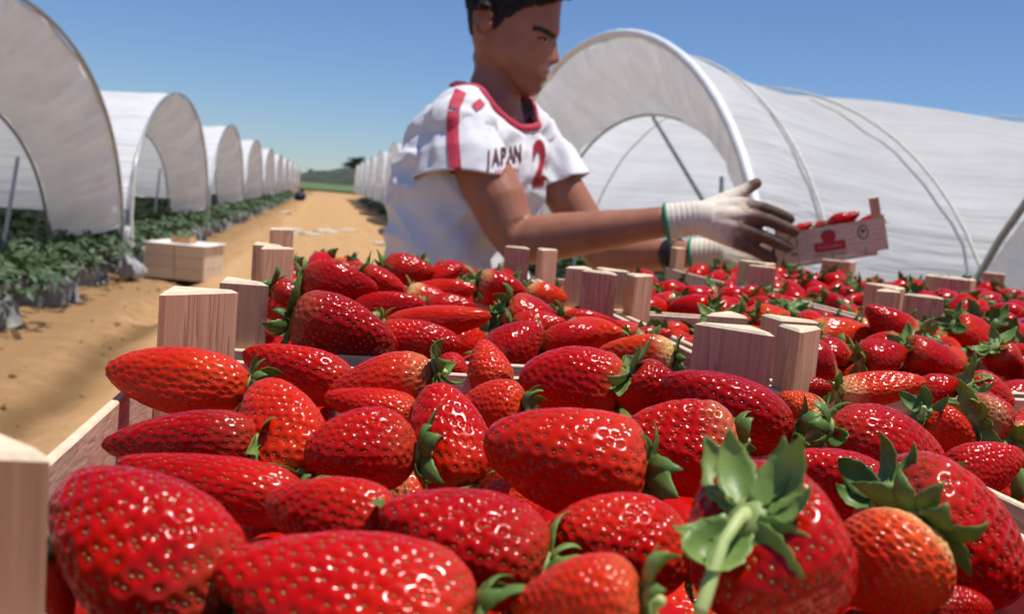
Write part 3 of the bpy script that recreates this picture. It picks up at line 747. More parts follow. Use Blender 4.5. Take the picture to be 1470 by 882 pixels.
CORE = [calyx_core(0), calyx_core(1), calyx_core(2)]
SEPM = []
for m_ in SEP:
    SEPM.append((verts_np(m_), [tuple(p.vertices) for p in m_.polygons]))
def sepal_mats(seed, n=None, k=1.0, lift=0.0):
    r = random.Random(seed); n = n or r.randint(8, 11); out = []
    for i in range(n):
        a = 2*math.pi*i/n+r.uniform(-.2, .2); e = r.uniform(-0.25, 0.65) if not lift else r.uniform(-.30, .22); s = k*r.uniform(.75, 1.15)
        # local x of the sepal points outwards; -z is away from the fruit, so positive e lifts the blade off the fruit
        Mx = Matrix.Rotation(a, 4, 'Z')@Matrix.Translation((0.0035, 0, -0.0012-0.0006*(i % 2)))@Matrix.Rotation(e, 4, 'Y')@Matrix.Rotation(r.uniform(-.45, .45), 4, 'X')@Matrix.Diagonal((s, s*1.1, -s, 1))
        out.append((r.randrange(len(SEP)), Mx))
    return out
def calyx_joined(seed, nsel=None):
    gg = G(); c = CORE[0]; gg.put(verts_np(c), [tuple(p.vertices) for p in c.polygons]); nc = len(c.polygons)
    for k, Mx in sepal_mats(seed):
        A = np.array(Mx); gg.put(SEPM[k][0]@A[:3, :3].T+A[:3, 3], [q[::-1] for q in SEPM[k][1]])
    me = gg.me('calyx', M['sepal']); me.materials.append(M['calyx'])
    for p in me.polygons[:nc]: p.material_index = 1
    return me
CALX = [calyx_joined(50+k) for k in range(7)]
for m_ in CALX[::2]: m_.materials[0] = M['sepal_light']

# heroes read off the photograph: base px, tip px, width px, depth lean of the tip, lift over the rim, hue, pale, calyx kind
HERO = [
 (335, 885, 70, 690, 215, .10, .004, .25, 0), (672, 905, 303, 832, 200, .0, -.004, .42, 0), (562, 765, 374, 722, 118, .05, .0, .45, 0), (772, 818, 548, 722, 172, .05, .002, .28, 0),
 (597, 652, 440, 640, 112, .0, .0, .40, 0), (672, 695, 606, 564, 100, .45, .002, .45, 0), (916, 680, 691, 645, 150, .0, .008, .55, 0), (432, 682, 384, 544, 112, .45, .002, .66, 0),
 (366, 640, 148, 630, 98, .0, -.004, .18, 0), (357, 556, 152, 543, 88, .0, .004, .72, .0), (428, 722, 166, 672, 92, .0, -.008, .35, 0), (988, 805, 783, 758, 135, .05, -.002, .48, 0),
 (918, 868, 733, 888, 155, .1, .004, .72, .1), (1072, 752, 1165, 876, 215, .60, .008, .20, .0), (1330, 765, 1222, 868, 155, -.30, .002, .88, .75), (1268, 715, 1452, 835, 180, .15, -.002, .28, 0),
 (1258, 722, 1118, 662, 115, .2, -.002, .30, 0), (1192, 618, 1366, 662, 98, .0, .004, .26, 0), (1052, 645, 884, 655, 122, .0, .0, .42, .2), (1132, 622, 948, 556, 100, .05, .002, .16, 0),
 (903, 538, 972, 606, 74, .1, -.002, .22, 0), (886, 562, 749, 526, 92, .0, .002, .38, .1), (752, 592, 648, 588, 80, .2, -.002, .62, 0), (622, 532, 466, 582, 84, .0, .0, .60, .2),
 (596, 596, 463, 572, 62, .0, -.006, .50, 0), (500, 563, 349, 505, 82, .0, -.002, .42, 0), (424, 462, 574, 492, 100, .05, .008, .12, .1), (547, 490, 662, 486, 56, .0, .004, .34, 0),
 (708, 552, 688, 500, 68, .45, .0, .70, 0), (640, 546, 662, 510, 48, .3, -.006, .40, 0), (708, 522, 772, 460, 72, .2, .004, .22, .1), (964, 515, 857, 500, 58, .0, .002, .85, .9),
 (553, 466, 706, 460, 42, .0, .006, .60, 0), (506, 452, 610, 430, 44, .1, .006, .30, 0), (612, 442, 684, 436, 34, .0, .002, .28, 0), (437, 404, 542, 414, 58, .0, .020, .18, .05),
 (518, 400, 584, 420, 48, .1, .012, .35, 0), (553, 386, 624, 388, 40, .0, .016, .34, 0), (608, 408, 667, 384, 36, .0, .012, .40, 0), (688, 410, 758, 422, 50, .0, .010, .30, .4),
 (598, 424, 684, 414, 34, .0, .006, .55, 0), (720, 450, 792, 440, 36, .0, .004, .38, 0), (756, 418, 814, 434, 34, .0, .004, .80, .7), (350, 470, 397, 480, 38, .0, .0, .40, 0),
 (394, 414, 462, 442, 38, .0, .004, .20, 0), (808, 461, 894, 470, 36, .0, .004, .45, 0), (778, 492, 862, 480, 42, .0, .0, .40, 0), (905, 490, 966, 480, 32, .0, .0, .35, 0),
 (738, 474, 812, 456, 48, .0, .004, .45, 0), (1204, 568, 1326, 548, 50, .0, .004, .75, .5), (1236, 524, 1302, 494, 56, .1, .004, .25, 0), (1298, 502, 1378, 532, 58, .1, .002, .22, 0),
 (1328, 596, 1396, 652, 64, .1, -.002, .62, 0), (1362, 688, 1475, 655, 74, .0, .0, .42, 0), (1392, 602, 1446, 606, 76, .62, .004, .28, .3), (1160, 486, 1262, 478, 48, .0, .006, .85, .4),
 (1146, 494, 1192, 552, 62, .1, .0, .15, 0), (1172, 606, 1118, 572, 62, .3, .0, .92, 1.0), (1148, 560, 1204, 562, 34, .0, -.004, .08, 0), (1320, 570, 1376, 546, 46, .1, .0, .30, 0),
 (1392, 552, 1458, 584, 52, .0, .0, .40, 0), (1368, 468, 1442, 508, 50, .1, .002, .5, 0), (1424, 500, 1470, 548, 48, .2, .0, .28, 0), (1330, 875, 1425, 890, 66, .0, -.016, .15, 0),
 (68, 800, 92, 900, 70, .0, -.012, .52, 0), (1395, 580, 1462, 622, 52, .1, -.004, .3, 0), (960, 560, 1010, 548, 40, .0, -.008, .55, 0), (448, 618, 470, 585, 40, .2, -.02, .45, 0)]
ZR = ZB+RIM
class B: pass
bs = []
for i, (bx_, by_, tx_, ty_, w, d, lift, hue, pale) in enumerate(HERO):
    b = B(); b.hero = i; cx, cy = (bx_+tx_)/2, (by_+ty_)/2
    c = onz(cx, cy, ZR+lift+0.004); dep = (c-C0) @ CF
    ip = CR*(tx_-bx_)+CU*(by_-ty_); lp = np.linalg.norm(ip)*dep/F; ax = ip/np.linalg.norm(ip)*math.sqrt(1-d*d)+CF*d
    # a fruit seen partly end-on is longer than it looks
    L = lp/math.sqrt(max(.2, 1-d*d)); wid = w*dep/F
    wid *= 1.06
    if d > .4: L = max(min(L, 0.062), wid*1.15)
    b.L = L; b.W = wid; b.ax = ax/np.linalg.norm(ax); b.c = c; b.c0 = c.copy(); b.hue = hue; b.pale = pale; b.ray = ray(cx, cy)/np.linalg.norm(ray(cx, cy)); b.pin = True
    b.hi = dep < 0.62; bs.append(b)
hero_px = [proj(b.c)[:2] for b in bs]
def covered(px, py, k=1.0):
    for h in HERO:
        cx, cy = (h[0]+h[2])/2, (h[1]+h[3])/2; dx, dy = h[2]-h[0], h[3]-h[1]; l = math.hypot(dx, dy)
        u, v = ((px-cx)*dx+(py-cy)*dy)/l, (-(px-cx)*dy+(py-cy)*dx)/l
        if (u/(l/2*k))**2+(v/(h[4]/2*k))**2 < 1: return True
    return False
for (ci, ri, x, y) in CR_LIST:
    nx_, ny_ = (8, 9)
    for a in range(nx_):
        for bq in range(ny_):
            px_ = x-CW/2+0.030+(a+0.5*(bq % 2)*0.6)*(CW-0.068)/(nx_-1)*0.95+rnd.uniform(-.008, .008); py_ = y-CD/2+0.030+bq*(CD-0.060)/(ny_-1)+rnd.uniform(-.006, .006)
            ex, ey = (px_-x)/(CW/2), (py_-y)/(CD/2)
            if abs(ex) > .72 and abs(ey) > .72: continue
            b = B(); b.hero = -1; b.L = rnd.uniform(0.038, 0.052); b.W = b.L*rnd.uniform(.62, .74)
            dome = 0.012*(1-max(abs(ex), abs(ey))**2)
            b.c = np.array([px_, py_, ZR-0.004+(.010 if ri else .002)+(.006 if ci > 1 else 0)+(1.6 if ri else 1)*dome+rnd.uniform(-.005, .008)]); qx, qy, qw = proj(b.c)
            if ci == 0 and ri == 0:
                b.c[2] = ZR-0.020+rnd.uniform(-.004, .003); b.L *= .92; b.W *= .92
            elif covered(qx, qy, 1.05): b.c[2] -= 0.022
            th = rnd.uniform(0, 2*math.pi); el = rnd.gauss(0, .32)
            b.ax = np.array([math.cos(th)*math.cos(el), math.sin(th)*math.cos(el), math.sin(el)]); b.hue = min(1, max(0, rnd.gauss(.44, .24))); b.pale = max(0, rnd.gauss(.05, .45)); b.pin = False; b.hi = False; b.c0 = b.c.copy(); b.cr = (x, y); bs.append(b)
# push overlapping fruit apart; photographed ones only move along their line of sight
ts = np.array([.27, .52, .78])-.5; fr = np.array([.48, .44, .29])
nb = len(bs); Cn = np.array([b.c for b in bs]); Ax = np.array([b.ax for b in bs]); Ls = np.array([b.L for b in bs]); Ws = np.array([b.W for b in bs]); pin = np.array([b.pin for b in bs]); rays_ = np.array([b.ray if b.pin else (0, 0, 0) for b in bs]); C_0 = Cn.copy()
cell = {}
pairs = np.argwhere(np.triu(np.abs(Cn[:, None, :]-Cn[None, :, :]).max(-1) < 0.085, 1))
for it in range(70):
    Sp = Cn[:, None, :]+Ax[:, None, :]*(Ls[:, None]*ts[None, :])[:, :, None]; Rd = Ws[:, None]*fr[None, :]*0.97
    mv = np.zeros_like(Cn); I, J = pairs[:, 0], pairs[:, 1]
    for p in range(3):
        for q in range(3):
            D = Sp[I, p]-Sp[J, q]; l = np.linalg.norm(D, axis=1)+1e-9; ov = Rd[I, p]+Rd[J, q]-l; k = ov > 0
            push = D[k]/l[k, None]*(ov[k]*0.22)[:, None]
            wi = np.where(pin[I[k]] & ~pin[J[k]], 0.0, 1.0)[:, None]; wj = np.where(pin[J[k]] & ~pin[I[k]], 0.0, 1.0)[:, None]
            np.add.at(mv, I[k], push*wi); np.add.at(mv, J[k], -push*wj)
    hm = np.sum(mv*rays_, 1)[:, None]*rays_*0.7
    mv = np.where(pin[:, None], hm, mv*np.array([1, 1, 0.75]))
    n_ = np.linalg.norm(mv, axis=1)[:, None]; mv *= np.minimum(1, 0.004/(n_+1e-9)); Cn += mv
    Cn[~pin, 2] -= 0.0004
for k, b in enumerate(bs):
    if not b.pin:
        ext = np.abs(Ax[k][:2])*Ls[k]*0.42+Ws[k]*.30
        for a, h in ((0, CW/2-.006), (1, CD/2-.006)): Cn[k][a] = np.clip(Cn[k][a], b.cr[a]-h+min(ext[a], h*.9)*0.8, b.cr[a]+h-min(ext[a], h*.9)*0.8)
        Cn[k][2] = min(max(Cn[k][2], ZR-0.045), ZR+0.036)
    dep0 = (b.c0-C0) @ CF; dep1 = (Cn[k]-C0) @ CF
    if b.pin: b.L *= dep1/dep0; b.W *= dep1/dep0
    b.c = Cn[k]; b.px, b.py, b.dep = proj(b.c)
inview = [b for b in bs if -60 < b.px < 1530 and b.py < 960 and b.dep > .12]
inview.sort(key=lambda b: -(b.L/b.dep)*(1.6 if b.pin else 1))
solo = inview[:300]; rest = [b for b in bs if b not in solo]
LAND = [('the big green star-shaped cap', 1055, 740), ('the blurred post at the left edge', 25, 760), ('the front left pair of posts', 280, 460), ('the streaked post right of centre', 1060, 510),
        ('the post pair at the picture centre', 867, 430), ("the post pair below the man's elbow", 770, 390), ('the small posts at far left', 380, 370), ('the post under the gloved hands', 1085, 400),
        ('the post pair at right', 1250, 440), ('the small post at far right', 1312, 408), ('the middle of the bottom edge', 620, 882), ('the right edge of the photo', 1470, 620), ('the bottom right corner', 1440, 870), ('the white rim at left', 130, 620), ('the crate rim right of centre', 960, 465)]
per = {}
for b in solo:
    d = [((b.px-l[1])**2+(b.py-l[2])**2, i) for i, l in enumerate(LAND)]; dd, b.land = min(d); per.setdefault(b.land, []).append((dd, id(b), b))
ORD = ['closest', 'second closest', 'third closest', 'fourth closest', 'fifth closest', 'sixth closest', 'seventh closest', 'eighth closest', 'ninth closest', 'tenth closest']
def ordinal(k):
    if k < 10: return ORD[k]
    n = k+1; suf = 'th' if 10 <= n % 100 <= 20 else {1: 'st', 2: 'nd', 3: 'rd'}.get(n % 10, 'th'); return '%d%s closest' % (n, suf)
for li, lst in per.items():
    lst.sort(key=lambda t: (t[0], t[1]))
    for k, (_, _, b) in enumerate(lst):
        colr = 'dark crimson' if b.hue < .24 else ('red' if b.hue < .56 else ('bright orange-red' if b.pale < .5 else 'pale-shouldered orange'))
        t_ = b.ax @ CR; dirn = 'tip left' if t_ < -.5 else ('tip right' if t_ > .5 else ('tip away' if b.ax @ CF > 0 else 'tip forward'))
        b.label = '%s strawberry, %s, %s to %s' % (colr, dirn, ordinal(k), LAND[li][0])
def orient(ax, roll):
    ax = np.asarray(ax); u = np.cross(ax, [0, 0, 1.0]); u = u/np.linalg.norm(u) if np.linalg.norm(u) > .05 else np.array([1.0, 0, 0]); v = np.cross(ax, u)
    c, s = math.cos(roll), math.sin(roll); return u*c+v*s, -u*s+v*c, ax
STAR = bs[13]; 
for k, b in enumerate(sorted(solo, key=lambda b: b.dep)):
    lib = HI if b.dep < 0.62 else MID
    v = rnd.randrange(len(lib)); me, sme, prox = lib[v]
    sL = b.L/0.05; sW = b.W/(2*prox['R']*0.97); xa, ya, za = orient(b.ax, rnd.uniform(0, 6.28))
    org = b.c-b.ax*b.L*0.5
    mm = frame(org, xa*sW, ya*sW, za*sL)
    o = add('strawberry', me); o.matrix_world = mm; o.color = (b.hue, max(b.pale, rnd.uniform(0, .07)), 0, 1)
    tag(o, b.label, 'strawberry', 'strawberries heaped in the crates')
    s = add('seeds', sme, o); s['kind'] = 'stuff'
    # the cap keeps its own proportions: undo the stretch of the fruit
    ks = 0.94*(sW*0.55+0.45); inv = Matrix.Diagonal((ks/sW, ks/sW, ks/sL, 1))
    if b is STAR: inv = Matrix.Diagonal((.90/sW, .90/sW, .90/sL, 1)); dw = -CU*1.0+CF*.1; star_a = math.atan2(dw @ ya, dw @ xa)-math.atan2(.002, .017)
    near = b.dep < 0.50
    if near:
        c = add('calyx', CORE[2 if b is STAR else (1 if k % 3 == 0 else 0)], o, inv@Matrix.Rotation(star_a if b is STAR else k*1.7, 4, 'Z'))
        for (q, Mx) in sepal_mats(900+k, 11 if b is STAR else None, 1.25 if b is STAR else 1.0, 1.0 if b is STAR else 0.0): add('sepal', (SEPB if b is STAR or k % 5 == 0 else SEP)[q], c, Mx)
    else:
        add('calyx', CALX[rnd.randrange(len(CALX))], o, inv@Matrix.Rotation(rnd.uniform(0, 6.28), 4, 'Z'))
# the rest of the heap (farther fruit and the layers underneath)
g = G(); nf_leaf = 0; gl = G()
lowv = [(verts_np(m_), [tuple(p.vertices) for p in m_.polygons]) for m_ in LOWB]
clv = [(verts_np(m_), [tuple(p.vertices) for p in m_.polygons]) for m_ in CALX[:3]]
for b in rest:
    v, f = lowv[rnd.randrange(4)]; xa, ya, za = orient(b.ax, rnd.uniform(0, 6.28)); A = np.stack([xa*b.W/.032, ya*b.W/.032, za*b.L/.05], 1); g.put(v@A.T+(b.c-b.ax*b.L*.5), f)
    cv, cf = clv[rnd.randrange(3)]; A = np.stack([xa, ya, za], 1); gl.put(cv@A.T+(b.c-b.ax*b.L*.5), cf)
for (ci, ri, x, y) in CR_LIST:
    for layer, z in ((0, ZR-.040), (1, ZR-.068)):
        for a in range(6):
            for q in range(6):
                v, f = lowv[rnd.randrange(4)]; th = rnd.uniform(0, 6.28); ax = np.array([math.cos(th), math.sin(th), rnd.uniform(-.2, .2)]); ax /= np.linalg.norm(ax); xa, ya, za = orient(ax, rnd.uniform(0, 6.28))
                c = np.array([x-CW/2+.040+a*(CW-.080)/5+rnd.uniform(-.005, .005), y-CD/2+.04+q*(CD-.08)/5+rnd.uniform(-.005, .005), z]); g.put(v@np.stack([xa, ya, za], 1).T+(c-ax*.025), f)
o = add('strawberry_heap', g.me('strawberry_heap', M['berry'])); o.color = (.38, .05, 0, 1); o['kind'] = 'stuff'; tag(o, 'small red strawberries beneath and behind the larger ones in the crates', 'strawberries')
o2 = add('caps', gl.me('caps', M['sepal']), o); o2['kind'] = 'stuff'

# ================================================================== THE CRATE IN HIS HANDS
hl, hr = PW(1117, 388, 1.94), PW(1262, 366, 1.872); ux = hr-hl; HL_ = np.linalg.norm(ux)*1.10; ux /= np.linalg.norm(ux)
up = CU-ux*(CU @ ux); up /= np.linalg.norm(up); up = up*math.cos(.10)-CF*math.sin(.10); up -= ux*(up @ ux); up /= np.linalg.norm(up); dp = np.cross(up, ux)
hk = empty('wooden_crate', (0, 0, 0), 'printed wooden crate of strawberries held in the gloved hands', 'crate')
HD, HH = 0.17, 0.070
hk.matrix_world = frame(hl, ux, dp, up)
t_ = 0.004
def hb(name, x0, x1, y0, y1, z0, z1, mat): add(name, G().box(x0, x1, y0, y1, z0, z1).me(name, mat, False), hk)
hb('front_panel', 0, HL_, 0, t_, 0.008, HH, M['pale_board']); hb('back_panel', 0, HL_, HD-t_, HD, 0.008, HH, M['board'])
hb('side_panel', 0.0, t_, t_, HD-t_, 0.010, HH-.002, M['board']); hb('side_panel', HL_-t_, HL_, t_, HD-t_, 0.010, HH-.002, M['board'])
hb('base_panel', 0.002, HL_-.022, 0.001, HD-.001, 0.0, 0.0075, M['pale_board'])
PS = post_mesh('corner_post', 0.018, 0.008, HH+0.040)
for (x, y, a) in ((t_+.0005, t_+.0005, 0), (HL_-t_-.0005, t_+.0005, 90), (HL_-t_-.0005, HD-t_-.0005, 180), (t_+.0005, HD-t_-.0005, 270)):
    add('corner_post', PS, hk, Matrix.Translation((x, y, 0))@Matrix.Rotation(R_(a), 4, 'Z'))
# print on the front panel
fp = lambda x, z, e=0.0012: (x, -e, z)
def ellipse(name, cx, cz, rx, rz, mat, e, ring=0.0, start=0, stop=360, n=30):
    gg = G(); vs_ = []
    for k in range(n+1):
        a = R_(start+(stop-start)*k/n)
        gg.v.append(fp(cx+rx*math.cos(a), cz+rz*math.sin(a), e)); gg.v.append(fp(cx+(rx-ring)*math.cos(a), cz+(rz-ring)*math.sin(a), e) if ring else fp(cx, cz, e))
    for k in range(n): gg.f.append((2*k, 2*k+2, 2*k+3, 2*k+1))
    return add(name, gg.me(name, mat, False), hk)
sx_ = HL_/0.232
lx = 0.115*sx_
gg = G(); pts = [(0, -.016), (.009, -.009), (.0125, .001), (.011, .009), (.005, .0125), (0, .011), (-.005, .0125), (-.011, .009), (-.0125, .001), (-.009, -.009)]
gg.v = [fp(lx+a*1.15, .049+b*.95, .0009) for a, b in pts]; gg.f = [tuple(range(len(pts)))]; add('printed_berry', gg.me('printed_berry', M['ink_red'], False), hk)
gg = G(); gg.v = [fp(lx+a, .0605+b, .0012) for a, b in ((-.008, 0), (-.003, -.003), (0, -.007), (.003, -.003), (.008, 0), (.003, .003), (0, .001), (-.003, .003))]; gg.f = [tuple(range(8))]; add('printed_leaf', gg.me('printed_leaf', M['ink_green'], False), hk)
gg = G(); q = []
for (cx, cz, a0) in ((.0255, .0055, 0), (-.0255, .0055, 90), (-.0255, -.0055, 180), (.0255, -.0055, 270)):
    for k in range(5): a = R_(a0+22.5*k); q.append((cx+.0035*math.cos(a), cz+.0035*math.sin(a)))
gg.v = [fp(lx+a, .0305+b, .0016) for a, b in q]; gg.f = [tuple(range(len(q)))]; add('printed_banner', gg.me('printed_banner', M['ink_red'], False), hk)
def text(body, name, size, mat, mx, parent, sx=1.0, spacing=1.0, bold=0.0):
    cu = bpy.data.curves.new(name, 'FONT'); cu.body = body; cu.size = size; cu.align_x = 'CENTER'; cu.align_y = 'CENTER'; cu.space_character = spacing; cu.offset = bold; cu.resolution_u = 3
    o = bpy.data.objects.new(name, cu); COL.objects.link(o); dg = bpy.context.evaluated_depsgraph_get(); me = bpy.data.meshes.new_from_object(o.evaluated_get(dg)); bpy.data.objects.remove(o)
    me.materials.clear(); me.materials.append(mat); me.name = name
    if parent is None: return me
    return add(name, me, parent, mx@Matrix.Diagonal((sx, 1, 1, 1)))
def onpanel(x, z, e): return Matrix(((1, 0, 0, x), (0, 0, -1, -e), (0, 1, 0, z), (0, 0, 0, 1)))
text('Fresduelfina', 'banner_lettering', 0.0098, M['ink_pink'], onpanel(lx, .0305, .0020), hk, 0.92)
text('producto de calidad', 'small_lettering', 0.0058, M['ink_dark'], onpanel(lx-.002, .0165, .0010), hk, 1.25)
ellipse('printed_wreath', 0.040*sx_, .049, .0095, .0125, M['ink_olive'], .0010, .0022)
gg = G(); gg.v = [fp(.033*sx_, .0225, .001), fp(.047*sx_, .0225, .001), fp(.047*sx_, .0295, .001), fp(.033*sx_, .0295, .001)]; gg.f = [(0, 1, 2, 3)]; add('printed_square', gg.me('printed_square', M['ink_olive'], False), hk)
ellipse('printed_seal', 0.186*sx_, .0475, .0100, .0135, M['ink_green'], .0010, .0020)
ellipse('printed_seal_centre', 0.186*sx_, .050, .0042, .0034, M['ink_green'], .0013)
for x in (.046, .118, .186):
    hb('panel_seam', x*sx_, x*sx_+.0009, -.0006, 0.0002, .004, .020, M['ink_dark'])
for i, (x, y, z, th, hue, lab) in enumerate([(.060, .05, .072, .3, .55, 'strawberry in the held crate beside the gloved fingers'), (.105, .07, .066, 2.6, .45, 'low strawberry in the middle of the held crate'), (.140, .05, .074, .25, .30, 'big crimson strawberry on top in the held crate, above its printed banner'), (.160, .09, .078, .35, .28, 'strawberry at the back of the held crate left of its tall post'), (.195, .055, .062, 3.3, .5, 'rightmost strawberry in the held crate, mostly hidden by its panel'),
                                           (.055, .11, .070, 1.6, .4, 'strawberry at the back left of the held crate'), (.110, .12, .068, 5.2, .35, 'strawberry at the back of the held crate in the middle')]):
    me, sme, prox = MID[i % 5]; a = np.array([math.cos(th), .2*math.sin(th), .28*math.sin(th+1)]); a /= np.linalg.norm(a); xa, ya, za = orient(a, i*1.0)
    R3 = np.stack([ux, dp, up], 1); k = .92; o = add('strawberry', me); wc = hl+R3@(np.array([x*sx_, y, z])-a*.025*k)
    o.matrix_world = frame(wc, R3@xa*k, R3@ya*k, R3@za*k); o.color = (hue, .1, 0, 1); tag(o, lab, 'strawberry', 'strawberries in the held crate')
    s = add('seeds', sme, o); s['kind'] = 'stuff'; add('calyx', CALX[i % 7], o)
g = G()
for x in range(6):
    for y in range(4):
        v, f = lowv[(x+y) % 4]; th = rnd.uniform(0, 6.28); xa, ya, za = orient(np.array([math.cos(th), math.sin(th), 0]), 1.0); c = np.array([.03+x*(HL_-.06)/5, .03+y*(HD-.06)/3, .042]); g.put(v@np.stack([xa, ya, za], 1).T*.85+(c-za*.02), f)
o = add('strawberry_heap', g.me('strawberry_heap', M['berry'])); o.matrix_world = frame(hl, ux, dp, up); o.color = (.4, 0, 0, 1); o['kind'] = 'stuff'; tag(o, 'lower layer of strawberries inside the held crate', 'strawberries')

# ================================================================== THE MAN
cr_h = _r; cf_h = _fh; Zv = np.array([0, 0, 1.0])
DM = 2.20                                      # his distance
fd = cr_h*math.cos(R_(28))-cf_h*math.sin(R_(28)); sdv = cr_h*math.sin(R_(28))+cf_h*math.cos(R_(28))
MP = DM/F
def ell_ring(xl, xr, y, a=.125, b=.18, grow=0.0, n=40, e=2.3, dep=DM):
    c = PW((xl+xr)/2, y, dep); half = (xr-xl)/2*dep/F
    k = half/math.sqrt((a*math.cos(R_(28)))**2+(b*math.sin(R_(28)))**2); A, Bq = a*k+grow, b*k+grow; out = []
    for i in range(n):
        q = 2*math.pi*i/n; cx, sy = math.cos(q), math.sin(q)
        x = math.copysign(abs(cx)**(2/e), cx)*A; y_ = math.copysign(abs(sy)**(2/e), sy)*Bq; out.append(c+fd*x+sdv*y_)
    return out
TORSO = [(395, 566, 745), (370, 567, 750), (340, 570, 757), (305, 573, 764), (270, 577, 772), (240, 584, 778), (212, 594, 778), (188, 608, 772), (168, 624, 762), (152, 643, 750)]
sh_n, sh_f = PW(660, 190, 2.05), PW(766, 205, 2.34)
el_n, wr_n = PW(742, 348, 1.99), PW(952, 319, 1.905)
el_f, wr_f = PW(866, 368, 2.30), PW(985, 366, 2.10)
hip = PW(655, 560, 2.24); foot_z = 0.0
body = G()
body.rings([ell_ring(a, b, y, grow=-.024) for (y, a, b) in TORSO])
# pelvis and legs (hidden by the crates)
pel = PW(652, 430, 2.22)
body.rings([ell_ring(572, 735, 470, grow=-.01, dep=2.22), ell_ring(569, 742, 430, grow=-.01, dep=2.21), ell_ring(566, 745, 392, grow=-.014)])
hipL, hipR = pel-sdv*.09-Zv*.14, pel+sdv*.09-Zv*.14
ft = []
for s, h in ((-1, hipL), (1, hipR)):
    f0 = np.array([h[0], h[1], 0.09])+fd*(.05 if s < 0 else -.06)+sdv*s*.03
    kn = (h+f0)/2+fd*.03
    body.tube([h+Zv*.05, (h+kn)/2, kn, (kn+f0)/2-fd*.01, f0], [.088, .078, .056, .052, .042], 16); ft.append((kn, f0))
# arms
mid = lambda p, q, t: p+(q-p)*t
body.tube([sh_n-Zv*.012+sdv*.012, mid(sh_n, el_n, .35)+fd*.006, mid(sh_n, el_n, .65)+fd*.008, mid(sh_n, el_n, .88), el_n, mid(el_n, wr_n, .12), mid(el_n, wr_n, .32), mid(el_n, wr_n, .6), mid(el_n, wr_n, .85), wr_n],
          [.046, .060, .058, .050, .046, .049, .047, .040, .033, .031], 20)
body.tube([sh_f, mid(sh_f, el_f, .4), mid(sh_f, el_f, .75), el_f, mid(el_f, wr_f, .25), mid(el_f, wr_f, .65), wr_f], [.044, .052, .049, .043, .045, .036, .030], 20)
# hands inside the gloves (so that the wrists are continuous)
body.tube([wr_n, PW(985, 315, 1.898)], [.028, .022], 14); body.tube([wr_f, PW(1005, 366, 2.09)], [.027, .020], 14)
# neck
HS = 1/4.9
hz_ = lambda X, Y, d=DM: PW(640+X*HS, Y*HS, d)
body.tube([hz_(345, 860), hz_(345, 700), hz_(335, 560), hz_(345, 430), hz_(370, 330)], [.066, .056, .0525, .052, .055], 22)
# head: horizontal slices, front and back read from the profile
HEADP = [(-150, 470, 520, .012), (-135, 380, 640, .034), (-110, 310, 715, .052), (-60, 222, 790, .067), (0, 176, 818, .0735), (60, 160, 812, .076), (110, 160, 806, .0765), (160, 164, 803, .0765), (205, 170, 802, .0755), (250, 178, 792, .0735), (285, 186, 768, .072), (330, 196, 752, .0715), (380, 214, 742, .071), (425, 240, 733, .0695), (455, 268, 728, .068), (490, 300, 722, .066), (520, 330, 714, .063), (555, 366, 705, .0595), (590, 410, 682, .054), (625, 460, 668, .046), (655, 505, 648, .036), (676, 545, 622, .022)]
NA = 72; rings_ = []
gauss = lambda x, s: math.exp(-(x/s)**2)
def head_pt(Y, X0, X1, hw, q):
    c, s = math.cos(q), math.sin(q); cx = (X0+X1)/2; A = (X1-X0)/2
    e = 2.35 if c < 0 else 2.15
    x = cx+A*math.copysign(abs(c)**(2/e), c); y = hw*math.copysign(abs(s)**(2/e), s)
    if Y > 300 and c > 0: y *= 1-0.16*min(1, (Y-300)/260)*c
    dx = 0.0
    if c > 0:
        # nose
        prof = np.interp(Y, [255, 290, 330, 380, 410, 428, 442, 456, 470], [0, 16, 36, 58, 70, 72, 58, 24, 0]); wn_ = np.interp(Y, [255, 330, 400, 440, 465], [.008, .0085, .0125, .0165, .016])
        dx += prof*gauss(y, wn_)
        # lips and chin
        dx += (15*gauss(Y-506, 12)+15*gauss(Y-560, 14))*gauss(y, .021)-10*gauss(Y-531, 6)*gauss(y, .023)-8*gauss(Y-592, 13)*gauss(y, .024)+10*gauss(Y-640, 26)*gauss(y, .02)
        # brow and eye sockets
        dx += 13*gauss(Y-236, 18)*gauss(abs(y)-.028, .024)-30*gauss(Y-284, 22)*gauss(abs(y)-.034, .016)-9*gauss(Y-440, 50)*gauss(abs(y)-.042, .016)
        dx += 6*gauss(Y-345, 28)*gauss(abs(y)-.046, .016)
    return x+dx, y
for (Y, X0, X1, hw) in [(y, *[float(np.interp(y, [h[0] for h in HEADP], [h[k] for h in HEADP])) for k in (1, 2, 3)]) for y in list(range(-150, 677, 7))+[676]]:
    ring = []
    for k in range(NA):
        x, y = head_pt(Y, X0, X1, hw, 2*math.pi*k/NA); p = hz_(x, Y)-0; ring.append(hz_(x, Y)+cf_h*y)
    rings_.append(ring)
body.rings(rings_[::-1])
